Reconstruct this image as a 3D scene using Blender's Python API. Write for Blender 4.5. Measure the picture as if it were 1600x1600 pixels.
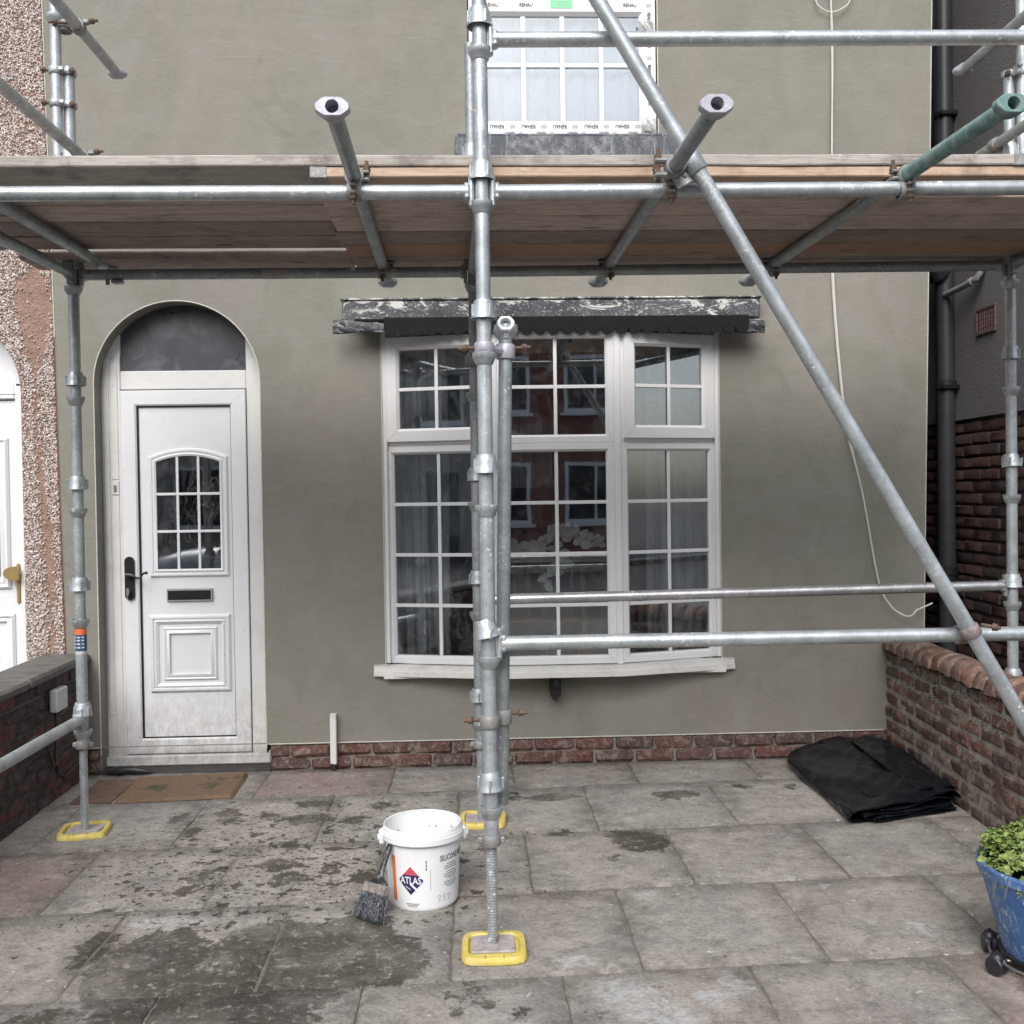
import bpy, bmesh, math, random
import numpy as np
from mathutils import Vector, Matrix
random.seed(7); rng = np.random.default_rng(7)
for o in list(bpy.data.objects): bpy.data.objects.remove(o)
SC = bpy.context.scene
COL = SC.collection
PI = math.pi
# ------------------------------------------------------------------ camera
cam = bpy.data.cameras.new('camera'); cam.lens = 36.0; cam.sensor_width = 36.0; cam.clip_start = .05; cam.clip_end = 600
co = bpy.data.objects.new('camera', cam); COL.objects.link(co)
co.matrix_world = Matrix(((0.99914, 0.01505, -0.03872, 0), (-0.03895, 0.01559, -0.99912, -5.70), (-0.01443, 0.99977, 0.01616, 1.50), (0, 0, 0, 1)))
SC.camera = co
# ------------------------------------------------------------------ sky, sun, exposure
SUN_EL, SUN_AZ = 44.0, 194.0
w = bpy.data.worlds.new('World'); SC.world = w; w.use_nodes = True
wt = w.node_tree; wt.nodes.clear()
sky = wt.nodes.new('ShaderNodeTexSky'); sky.sky_type = 'NISHITA'; sky.sun_disc = False
sky.sun_elevation = math.radians(SUN_EL); sky.sun_rotation = math.radians(SUN_AZ); sky.air_density = 1.0; sky.dust_density = 3.0; sky.ozone_density = 1.0
hs = wt.nodes.new('ShaderNodeHueSaturation'); hs.inputs['Saturation'].default_value = .50
bg = wt.nodes.new('ShaderNodeBackground'); bg.inputs['Strength'].default_value = .115
wo = wt.nodes.new('ShaderNodeOutputWorld')
wt.links.new(sky.outputs[0], hs.inputs['Color']); wt.links.new(hs.outputs[0], bg.inputs['Color']); wt.links.new(bg.outputs[0], wo.inputs['Surface'])
sl = bpy.data.lights.new('sun', 'SUN'); sl.energy = 1.5; sl.angle = math.radians(42); sl.color = (1.0, .99, .975)
so = bpy.data.objects.new('sun', sl); COL.objects.link(so)
_e, _a = math.radians(SUN_EL), math.radians(SUN_AZ)
so.rotation_euler = Vector((math.sin(_a)*math.cos(_e), math.cos(_a)*math.cos(_e), math.sin(_e))).to_track_quat('Z', 'Y').to_euler()
so.location = (-2, -8, 12)
SC.render.engine = 'CYCLES'
SC.view_settings.view_transform = 'Standard'; SC.view_settings.look = 'None'; SC.view_settings.gamma = 1; SC.view_settings.exposure = 0.85
SC.render.resolution_x = 1024; SC.render.resolution_y = 1024
SC.cycles.max_bounces = 8; SC.cycles.transparent_max_bounces = 16; SC.cycles.use_denoising = True

# ------------------------------------------------------------------ mesh builder
class MB:
    def __init__(s): s.v = []; s.f = []
    def add(s, vs, fs, M=None):
        b = len(s.v)
        for p in vs:
            p = Vector(p)
            s.v.append(tuple(M @ p) if M is not None else tuple(p))
        for q in fs: s.f.append(tuple(i+b for i in q))
        return s
    def box(s, x0, x1, y0, y1, z0, z1, b=0.0, M=None):
        if b <= 0:
            vs = [(x, y, z) for x in (x0, x1) for y in (y0, y1) for z in (z0, z1)]
            return s.add(vs, [(0, 1, 3, 2), (4, 6, 7, 5), (0, 4, 5, 1), (2, 3, 7, 6), (0, 2, 6, 4), (1, 5, 7, 3)], M)
        lo = (x0, y0, z0); hi = (x1, y1, z1); c = Vector(((x0+x1)/2, (y0+y1)/2, (z0+z1)/2))
        b = min(b, .49*min(x1-x0, y1-y0, z1-z0))
        idx = {}; vs = []
        for sx in (0, 1):
            for sy in (0, 1):
                for sz in (0, 1):
                    sg = (sx, sy, sz)
                    for a in range(3):
                        p = [(hi[k] if sg[k] else lo[k]) if k == a else (hi[k]-b if sg[k] else lo[k]+b) for k in range(3)]
                        idx[(sg, a)] = len(vs); vs.append(tuple(p))
        fs = []
        def face(l):
            P = [Vector(vs[i]) for i in l]; n = (P[1]-P[0]).cross(P[2]-P[0]); m = sum(P, Vector())/len(P)
            fs.append(tuple(l) if n.dot(m-c) > 0 else tuple(reversed(l)))
        for a in range(3):
            o1, o2 = [k for k in range(3) if k != a]
            for sgn in (0, 1):
                l = []
                for q in ((0, 0), (1, 0), (1, 1), (0, 1)):
                    g = [0, 0, 0]; g[a] = sgn; g[o1] = q[0]; g[o2] = q[1]; l.append(idx[(tuple(g), a)])
                face(l)
            for q in ((0, 0), (1, 0), (1, 1), (0, 1)):      # edges along axis a, between faces o1 and o2
                g0 = [0, 0, 0]; g0[o1], g0[o2] = q; g1 = list(g0); g1[a] = 1
                face([idx[(tuple(g0), o1)], idx[(tuple(g1), o1)], idx[(tuple(g1), o2)], idx[(tuple(g0), o2)]])
        for sx in (0, 1):
            for sy in (0, 1):
                for sz in (0, 1): face([idx[((sx, sy, sz), a)] for a in range(3)])
        return s.add(vs, fs, M)
    def lathe(s, prof, org=(0, 0, 0), axis=(0, 0, 1), n=24, caps=True, tilt=None):
        ax = Vector(axis).normalized(); q = ax.to_track_quat('Z', 'Y').to_matrix().to_4x4()
        M = Matrix.Translation(org) @ q
        if tilt is not None: M = M @ tilt
        vs = []; fs = []
        for r, t in prof:
            for i in range(n):
                a = 2*PI*i/n; vs.append((r*math.cos(a), r*math.sin(a), t))
        for k in range(len(prof)-1):
            for i in range(n):
                j = (i+1) % n; fs.append((k*n+i, k*n+j, (k+1)*n+j, (k+1)*n+i))
        if caps:
            fs.append(tuple(reversed(range(n)))); fs.append(tuple(range((len(prof)-1)*n, len(prof)*n)))
        return s.add(vs, fs, M)
    def tube(s, p0, p1, r, n=20, r1=None, caps=True):
        p0 = Vector(p0); p1 = Vector(p1); L = (p1-p0).length
        return s.lathe([(r, 0), (r if r1 is None else r1, L)], p0, p1-p0, n, caps)
    def pipe(s, p0, p1, r, ri, n=24, segs=1):
        p0 = Vector(p0); p1 = Vector(p1); L = (p1-p0).length
        prof = [(ri, L*.02), (ri, 0), (r-.001, 0), (r, .001)] + [(r, L*k/segs) for k in range(1, segs)] + [(r, L-.001), (r-.001, L), (ri, L), (ri, L*.98)]
        s.lathe(prof, p0, p1-p0, n, True)
        return s
    def path(s, pts, r, n=10, rs=None):
        pts = [Vector(p) for p in pts]; vs = []; fs = []; up = Vector((.31, .17, .93)).normalized()
        for k, p in enumerate(pts):
            t = (pts[min(k+1, len(pts)-1)]-pts[max(k-1, 0)]).normalized()
            a = t.cross(up)
            if a.length < 1e-4: a = t.cross(Vector((1, 0, 0)))
            a.normalize(); b = t.cross(a); up = (-b if (-b).dot(up) > 0 else b)
            b = up - t*up.dot(t); b.normalize(); a = t.cross(b)
            rr = rs[k] if rs else r
            for i in range(n):
                an = 2*PI*i/n; vs.append(p + a*(rr*math.cos(an)) + b*(rr*math.sin(an)))
        for k in range(len(pts)-1):
            for i in range(n):
                j = (i+1) % n; fs.append((k*n+i, k*n+j, (k+1)*n+j, (k+1)*n+i))
        fs.append(tuple(reversed(range(n)))); fs.append(tuple(range((len(pts)-1)*n, len(pts)*n)))
        return s.add(vs, fs)
    def ring(s, poly, prof, M=None, gap=None):
        """sweep a closed profile [(inset, height)] round a ccw polygon in the local XZ plane, height towards -Y"""
        n = len(poly); P = [Vector((p[0], p[1])) for p in poly]; off = []
        for i in range(n):
            d0 = (P[i]-P[i-1]).normalized(); d1 = (P[(i+1) % n]-P[i]).normalized()
            n0 = Vector((-d0.y, d0.x)); n1 = Vector((-d1.y, d1.x)); m = n0+n1
            off.append(m/max(.25, m.dot(n0)) if m.length > 1e-6 else n0)
        m = len(prof)
        for i in range(n):
            j = (i+1) % n
            if gap is None and i > 0: pass
            vs = []
            d = (P[j]-P[i]).normalized()*(gap or 0)
            for (ins, h) in prof:
                a = P[i]+off[i]*ins+d; vs.append((a.x, -h, a.y))
            for (ins, h) in prof:
                a = P[j]+off[j]*ins-d; vs.append((a.x, -h, a.y))
            fs = [(k, (k+1) % m, m+(k+1) % m, m+k) for k in range(m)]
            if gap: fs += [tuple(reversed(range(m))), tuple(range(m, 2*m))]
            s.add(vs, fs, M)
        return s
    def prism(s, poly, y0, y1, M=None):
        n = len(poly); vs = [(p[0], y0, p[1]) for p in poly]+[(p[0], y1, p[1]) for p in poly]
        fs = [tuple(range(n)), tuple(reversed(range(n, 2*n)))]+[(i, n+i, n+(i+1) % n, (i+1) % n) for i in range(n)]
        return s.add(vs, fs, M)
def rect(x0, x1, z0, z1): return [(x0, z0), (x1, z0), (x1, z1), (x0, z1)]

def wloc(o):
    v = Vector((0, 0, 0))
    while o is not None: v = v+o.location; o = o.parent
    return v
def mesh_of(mb, name, mat, off=Vector((0, 0, 0)), smooth=35):
    me = bpy.data.meshes.new(name)
    me.from_pydata([tuple(Vector(p)-off) for p in mb.v], [], mb.f)
    bm = bmesh.new(); bm.from_mesh(me); bmesh.ops.remove_doubles(bm, verts=bm.verts, dist=1e-6) if len(bm.verts) < 4000 else None
    bmesh.ops.recalc_face_normals(bm, faces=bm.faces); bm.to_mesh(me); bm.free()
    if smooth:
        me.polygons.foreach_set('use_smooth', [True]*len(me.polygons)); me.set_sharp_from_angle(angle=math.radians(smooth))
    me.materials.append(mat); me.update()
    return me
def thing(name, label, cat, loc=(0, 0, 0), group=None, kind=None):
    o = bpy.data.objects.new(name, None); COL.objects.link(o); o.location = loc; o.empty_display_size = .1
    if label: o['label'] = label
    if cat: o['category'] = cat
    if group: o['group'] = group
    if kind: o['kind'] = kind
    return o
def obj(name, mb, mat, parent=None, label=None, cat=None, group=None, kind=None, smooth=35, org=None):
    """mesh given in world coordinates; becomes a child of parent or a top-level thing with its origin at org"""
    pl = wloc(parent) if parent is not None else Vector((0, 0, 0))
    loc = Vector(org) if org is not None else pl
    me = mesh_of(mb, name, mat, loc, smooth)
    o = bpy.data.objects.new(name, me); COL.objects.link(o)
    if parent is not None: o.parent = parent
    o.location = loc-pl
    if label: o['label'] = label
    if cat: o['category'] = cat
    if group: o['group'] = group
    if kind: o['kind'] = kind
    return o
def inst(name, me, loc, rot, parent, scale=None):
    o = bpy.data.objects.new(name, me); COL.objects.link(o); o.parent = parent
    o.location = Vector(loc)-wloc(parent); o.rotation_euler = rot
    if scale: o.scale = scale
    return o

# ------------------------------------------------------------------ materials
class NT:
    def __init__(s, name):
        s.m = bpy.data.materials.new(name); s.m.use_nodes = True; s.t = s.m.node_tree
        s.b = s.t.nodes['Principled BSDF']; s.o = s.t.nodes['Material Output']; s._p = None
    def n(s, t, **k):
        x = s.t.nodes.new('ShaderNode'+t)
        for a, v in k.items(): setattr(x, a, v)
        return x
    def l(s, a, b): s.t.links.new(a, b)
    def put(s, sock, v):
        if hasattr(v, 'is_linked') or isinstance(v, bpy.types.NodeSocket): s.l(v, sock)
        else:
            if isinstance(v, tuple) and len(v) == 3 and sock.type == 'RGBA': v = v+(1,)
            sock.default_value = v
    @property
    def pos(s):
        if s._p is None: s._p = s.n('NewGeometry').outputs['Position']
        return s._p
    def scale(s, vec, sc, rot=None, loc=None):
        mp = s.n('Mapping'); s.l(vec, mp.inputs['Vector']); mp.inputs['Scale'].default_value = sc
        if rot: mp.inputs['Rotation'].default_value = rot
        if loc: mp.inputs['Location'].default_value = loc
        return mp.outputs[0]
    def noise(s, sc, det=4, ro=.55, vec=None, dist=0):
        x = s.n('TexNoise'); s.l(vec if vec is not None else s.pos, x.inputs['Vector'])
        x.inputs['Scale'].default_value = sc; x.inputs['Detail'].default_value = det; x.inputs['Roughness'].default_value = ro; x.inputs['Distortion'].default_value = dist
        return x.outputs['Fac']
    def vor(s, sc, vec=None, feat='F1', out='Distance'):
        x = s.n('TexVoronoi', feature=feat); s.l(vec if vec is not None else s.pos, x.inputs['Vector']); x.inputs['Scale'].default_value = sc
        return x.outputs[out]
    def ramp(s, f, stops, mode='LINEAR'):
        x = s.n('ValToRGB'); s.put(x.inputs[0], f); cr = x.color_ramp; cr.interpolation = mode
        while len(cr.elements) < len(stops): cr.elements.new(.5)
        for e, (p, c) in zip(cr.elements, stops):
            e.position = p; e.color = (c, c, c, 1) if not isinstance(c, tuple) else c+(1,)
        return x.outputs[0]
    def mix(s, f, a, b, mode='MIX'):
        x = s.n('Mix', data_type='RGBA', blend_type=mode); s.put(x.inputs[0], f); s.put(x.inputs[6], a); s.put(x.inputs[7], b)
        return x.outputs[2]
    def math(s, op, a, b=0.0, c=None, clamp=False):
        x = s.n('Math', operation=op, use_clamp=clamp); s.put(x.inputs[0], a); s.put(x.inputs[1], b)
        if c is not None: s.put(x.inputs[2], c)
        return x.outputs[0]
    def bump(s, h, st=.3, d=.01, nrm=None):
        x = s.n('Bump'); s.put(x.inputs['Height'], h); x.inputs['Strength'].default_value = st; x.inputs['Distance'].default_value = d
        if nrm is not None: s.l(nrm, x.inputs['Normal'])
        return x.outputs[0]
    def rnd(s): return s.n('ObjectInfo').outputs['Random']
    def fin(s, col=None, rough=None, metal=None, nrm=None, spec=None):
        if col is not None: s.put(s.b.inputs['Base Color'], col)
        if rough is not None: s.put(s.b.inputs['Roughness'], rough)
        if metal is not None: s.put(s.b.inputs['Metallic'], metal)
        if nrm is not None: s.l(nrm, s.b.inputs['Normal'])
        if spec is not None: s.put(s.b.inputs['Specular IOR Level'], spec)
        return s.m
def plain(name, col, rough=.6, metal=0.0, var=.12, sc=30, bump=0.0, bsc=150, spec=None):
    t = NT(name); c2 = tuple(x*(1-var*2) for x in col)
    c = t.mix(t.noise(sc), c2, tuple(min(1, x*(1+var)) for x in col))
    return t.fin(c, rough, metal, t.bump(t.noise(bsc, 3), bump, .004) if bump else None, spec)

def m_render():
    t = NT('silicone_render')
    big = t.noise(1.1, 5, .6, dist=.6); mid = t.noise(4.5, 6, .62, vec=t.scale(t.pos, (1, 1, .8)), dist=.8)
    c = t.mix(t.ramp(big, [(.42, 0), (.58, 1)]), (.206, .206, .168), (.238, .217, .187))
    c = t.mix(t.math('MULTIPLY', t.ramp(mid, [(.35, 0), (.75, 1)]), .55), c, (.278, .275, .248))
    dark = t.ramp(t.noise(2.6, 7, .7, dist=1.2), [(.56, 0), (.72, 1)])
    c = t.mix(t.math('MULTIPLY', dark, .42), c, (.168, .163, .136))
    tw = t.ramp(t.noise(3.4, 3, .5, vec=t.scale(t.pos, (.55, 1, 2.6), rot=(0, .45, 0)), dist=2.4), [(.60, 0), (.68, 1), (.73, 0)]); c = t.mix(t.math('MULTIPLY', tw, .10), c, (.34, .335, .30))
    sp = t.ramp(t.noise(230, 2), [(.30, 0), (.42, 1)]); c = t.mix(t.math('MULTIPLY', t.math('SUBTRACT', 1.0, sp), .25), c, (.19, .185, .16))
    h = t.math('ADD', t.math('MULTIPLY', t.noise(320, 3, .6), .5), t.math('MULTIPLY', t.noise(34, 5, .6, dist=.6), 1.2))
    h = t.math('ADD', h, t.math('MULTIPLY', t.noise(9, 3, .5, vec=t.scale(t.pos, (.35, 1, 1))), 2.0)); h = t.math('ADD', h, t.math('MULTIPLY', tw, .15))
    return t.fin(c, .88, 0, t.bump(h, .5, .005), .3)
def m_galv(name='galvanised_steel', tint=(1, 1, 1), light=1.0, metal=.55):
    t = NT(name)
    a = t.noise(14, 6, .65); b = t.noise(70, 4, .6)
    c = t.mix(t.ramp(a, [(.3, 0), (.7, 1)]), tuple(.33*light*x for x in tint), tuple(.56*light*x for x in tint))
    c = t.mix(t.math('MULTIPLY', t.ramp(b, [(.45, 0), (.7, 1)]), .35), c, tuple(.25*light*x for x in tint))
    sc = t.ramp(t.noise(55, 3, .5, vec=t.scale(t.pos, (1, 1, .25)), dist=1.5), [(.64, 0), (.67, 1)])
    c = t.mix(t.math('MULTIPLY', sc, .28), c, (.13, .125, .12))
    zone = t.ramp(t.noise(4.5, 3), [(.48, 0), (.60, 1)]); sp = t.math('MULTIPLY', zone, t.ramp(t.noise(80, 3, .5), [(.63, 0), (.655, 1)])); sp2 = t.ramp(t.noise(24, 6, .7, dist=.8), [(.665, 0), (.685, 1)])
    spl = t.math('MAXIMUM', sp, sp2); c = t.mix(t.math('MULTIPLY', spl, .85), c, (.66, .66, .64))
    ru = t.ramp(t.noise(19, 5, .7), [(.68, 0), (.78, 1)]); c = t.mix(t.math('MULTIPLY', ru, .5), c, (.20, .125, .08))
    me = t.math('MULTIPLY', t.math('SUBTRACT', 1.0, spl), metal)
    return t.fin(c, t.ramp(b, [(.3, .34), (.75, .56)]), me, t.bump(t.math('ADD', t.noise(160, 3), t.math('MULTIPLY', spl, 1.5)), .22, .002))
def m_green():
    t = NT('worn_green_paint')
    c = t.mix(t.ramp(t.noise(9, 5, .6), [(.35, 0), (.65, 1)]), (.10, .21, .195), (.17, .29, .27))
    w_ = t.ramp(t.noise(26, 6, .7, dist=.4), [(.46, 0), (.60, 1)]); c = t.mix(t.math('MULTIPLY', w_, .7), c, (.33, .37, .37))
    g = t.ramp(t.n('SeparateXYZ').outputs[1], [(0, 0), (1, 1)])
    return t.fin(c, .5, .15, t.bump(t.noise(120, 3), .15, .002))
def m_wood(name, a, b, dark, grain=1.0, dirt=.4):
    t = NT(name)
    oi = t.n('ObjectInfo'); off = t.n('Vector' 'Math', operation='SCALE'); 
    cmb = t.n('CombineXYZ'); t.l(oi.outputs['Random'], cmb.inputs[0]); t.l(oi.outputs['Random'], cmb.inputs[2])
    t.l(cmb.outputs[0], off.inputs[0]); off.inputs['Scale'].default_value = 37.0
    ad = t.n('VectorMath', operation='ADD'); t.l(t.pos, ad.inputs[0]); t.l(off.outputs[0], ad.inputs[1])
    v = t.scale(ad.outputs[0], (1.3, 22, 22)); g = t.noise(2.2, 7, .65, vec=v, dist=.8)
    fine = t.noise(9, 5, .7, vec=t.scale(ad.outputs[0], (1.5, 26, 26)))
    c = t.mix(t.ramp(g, [(.32, 0), (.68, 1)]), a, b)
    c = t.mix(t.math('MULTIPLY', t.ramp(fine, [(.5, 0), (.68, 1)]), .5*grain), c, dark)
    kn = t.ramp(t.vor(1.0, vec=t.scale(ad.outputs[0], (2.6, 7, 7))), [(.05, 1), (.16, 0)]); c = t.mix(t.math('MULTIPLY', kn, .7), c, dark)
    di = t.ramp(t.noise(6, 6, .7, vec=ad.outputs[0]), [(.5, 0), (.68, 1)]); c = t.mix(t.math('MULTIPLY', di, dirt), c, tuple(x*.55 for x in dark))
    wh = t.ramp(t.noise(40, 4, .6, vec=t.scale(ad.outputs[0], (.5, 1, 1))), [(.67, 0), (.70, 1)]); c = t.mix(t.math('MULTIPLY', wh, .5), c, (.5, .48, .45))
    tv = t.math('MULTIPLY_ADD', oi.outputs['Random'], .75, .68)
    mm = t.n('Mix', data_type='RGBA', blend_type='MULTIPLY'); mm.inputs[0].default_value = 1; t.l(c, mm.inputs[6]); t.l(tv, mm.inputs[7])
    return t.fin(mm.outputs[2], .85, 0, t.bump(t.math('ADD', g, fine), .35, .003), .25)
def m_upvc(name='white_upvc', dirt=.25, base=(.72, .72, .725), low=None):
    t = NT(name)
    c = t.mix(t.noise(2.5, 4), tuple(x*.93 for x in base), base)
    d = t.ramp(t.noise(5.5, 7, .7, dist=.5), [(.50, 0), (.74, 1)]); d = t.math('MULTIPLY', d, dirt)
    if low is not None:
        z = t.n('SeparateXYZ'); t.l(t.pos, z.inputs[0])
        k = t.math('MULTIPLY', t.ramp(t.math('SUBTRACT', z.outputs[2], low[0]), [(0, 1), (low[1], 0)]), t.ramp(t.noise(16, 7, .72, vec=t.scale(t.pos, (1.8, 1, .9)), dist=.6), [(.38, 0), (.66, 1)]))
        d = t.math('MAXIMUM', d, t.math('MULTIPLY', k, .8))
    c = t.mix(d, c, (.36, .34, .30))
    sp = t.ramp(t.noise(70, 3, .5), [(.70, 0), (.72, 1)]); c = t.mix(t.math('MULTIPLY', sp, .5), c, (.25, .24, .22))
    return t.fin(c, .34, 0, t.bump(t.noise(45, 3), .03, .002))
def m_glass(name, smear=.25, tint=(.90, .92, .93), warp=.02):
    t = NT(name); t.t.nodes.remove(t.b)
    tr = t.n('BsdfTransparent'); tr.inputs[0].default_value = tint+(1,)
    gl = t.n('BsdfGlossy'); gl.inputs['Roughness'].default_value = .015; gl.inputs['Color'].default_value = (.92, .95, .97, 1)
    nb = t.bump(t.noise(2.6, 2, .4), warp, .02); t.l(nb, gl.inputs['Normal'])
    fr = t.n('Fresnel'); fr.inputs[0].default_value = 1.62
    f = t.math('ADD', fr.outputs[0], .15, clamp=True)
    m1 = t.n('MixShader'); t.l(f, m1.inputs[0]); t.l(tr.outputs[0], m1.inputs[1]); t.l(gl.outputs[0], m1.inputs[2])
    df = t.n('BsdfDiffuse'); df.inputs[0].default_value = (.55, .57, .57, 1)
    st = t.ramp(t.noise(5, 7, .7, vec=t.scale(t.pos, (1.6, 1, .8), rot=(0, .5, 0)), dist=1.6), [(.48, 0), (.80, 1)])
    st2 = t.ramp(t.noise(4.5, 2, .5, vec=t.scale(t.pos, (1.5, 1, .7), rot=(0, -.5, 0)), dist=1.2), [(.490, 0), (.5, .9), (.508, 0)])
    sm = t.math('MULTIPLY', t.math('MAXIMUM', st, st2), smear)
    m2 = t.n('MixShader'); t.l(sm, m2.inputs[0]); t.l(m1.outputs[0], m2.inputs[1]); t.l(df.outputs[0], m2.inputs[2])
    t.l(m2.outputs[0], t.o.inputs['Surface'])
    return t.m
def m_brick(name, cols, effl=.3, moss=0.0, sat=1.0):
    t = NT(name)
    r = t.rnd(); st = [(i/(len(cols)-1), c) for i, c in enumerate(cols)]
    c = t.ramp(r, st)
    c = t.mix(t.math('MULTIPLY', t.ramp(t.noise(22, 6, .7), [(.35, 0), (.7, 1)]), .55), c, tuple(x*.45 for x in cols[0]))
    c = t.mix(t.math('MULTIPLY', t.ramp(t.noise(17, 7, .8, dist=.5), [(.49, 0), (.64, 1)]), effl), c, (.36, .325, .28))
    sp = t.ramp(t.noise(120, 2), [(.66, 0), (.70, 1)]); c = t.mix(t.math('MULTIPLY', sp, .6*min(1, effl*2)), c, (.5, .46, .41))
    if moss:
        mo = t.ramp(t.noise(8, 7, .7), [(.56, 0), (.66, 1)]); c = t.mix(t.math('MULTIPLY', mo, moss), c, (.05, .065, .02))
    return t.fin(c, .92, 0, t.bump(t.math('ADD', t.noise(60, 5, .7), t.math('MULTIPLY', t.noise(14, 4), 1.5)), .7, .006), .2)
def m_mortar(name, a=(.30, .27, .23), b=(.16, .145, .125)):
    t = NT(name); c = t.mix(t.ramp(t.noise(17, 6, .7), [(.35, 0), (.7, 1)]), b, a)
    return t.fin(c, .95, 0, t.bump(t.math('ADD', t.noise(110, 4, .7), t.noise(25, 4)), .8, .008), .2)
STAINS = [(-1.059, -2.382, 0.187, 0.307), (-1.289, -2.225, 0.066, 0.129), (-0.808, -2.609, 0.387, 0.194), (-0.703, -2.267, 0.194, 0.213), (-0.482, -2.33, 0.233, 0.266), (-0.309, -2.389, 0.146, 0.196), (-0.42, -2.135, 0.134, 0.129), (-0.825, -2.758, 0.369, 0.109), (0.713, -1.334, 0.121, 0.15), (0.626, -1.269, 0.056, 0.099), (0.365, -0.645, 0.146, 0.064), (0.967, -0.677, 0.095, 0.075), (1.05, -0.662, 0.057, 0.065), (1.327, -0.552, 0.042, 0.046), (0.371, -1.205, 0.057, 0.051), (-1.41, -0.848, 0.04, 0.09), (-1.19, -0.77, 0.062, 0.072), (-1.154, -0.908, 0.051, 0.068), (-1.289, -1.042, 0.053, 0.065), (-1.125, -1.6, 0.067, 0.071), (-1.127, -1.732, 0.045, 0.06), (-1.028, -1.708, 0.033, 0.061), (-1.37, -1.904, 0.036, 0.032), (-0.453, -0.712, 0.075, 0.062), (0.128, -0.603, 0.096, 0.086), (-0.028, -2.631, 0.031, 0.028), (-0.086, -2.666, 0.031, 0.027), (0.013, -2.692, 0.03, 0.034), (-0.06, -2.736, 0.026, 0.022), (-0.019, -2.583, 0.02, 0.016), (0.111, -2.755, 0.024, 0.033), (-0.239, -2.319, 0.032, 0.033), (-0.804, -1.268, 0.039, 0.049), (-0.747, -1.636, 0.077, 0.069), (-0.832, -1.481, 0.074, 0.074), (-0.601, -1.543, 0.037, 0.043), (-0.547, -1.718, 0.025, 0.033), (-0.448, -1.652, 0.064, 0.055), (-0.794, -0.9, 0.136, 0.058), (-0.581, -0.947, 0.06, 0.056), (-0.983, -0.846, 0.061, 0.059), (-0.537, -1.078, 0.035, 0.036), (-1.296, -2.32, 0.047, 0.07), (-1.277, -2.709, 0.113, 0.048), (1.599, -0.577, 0.032, 0.046), (0.53, -2.625, 0.019, 0.02), (0.55, -1.517, 0.032, 0.03), (0.333, -2.77, 0.018, 0.018), (-0.772, -0.653, 0.127, 0.064), (-0.281, -1.488, 0.053, 0.059), (0.038, -1.336, 0.038, 0.079)]
LIMEWASH = [(0.456, -2.695, 0.114, 0.148), (0.408, -2.633, 0.077, 0.079), (0.548, -2.814, 0.109, 0.105), (1.524, -2.277, 0.076, 0.076), (0.626, -1.928, 0.047, 0.048), (0.311, -2.433, 0.082, 0.045), (0.702, -2.712, 0.057, 0.076), (-1.112, -2.03, 0.161, 0.069), (1.345, -1.877, 0.029, 0.026), (1.215, -1.781, 0.037, 0.027), (0.779, -2.638, 0.039, 0.081)]
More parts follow.
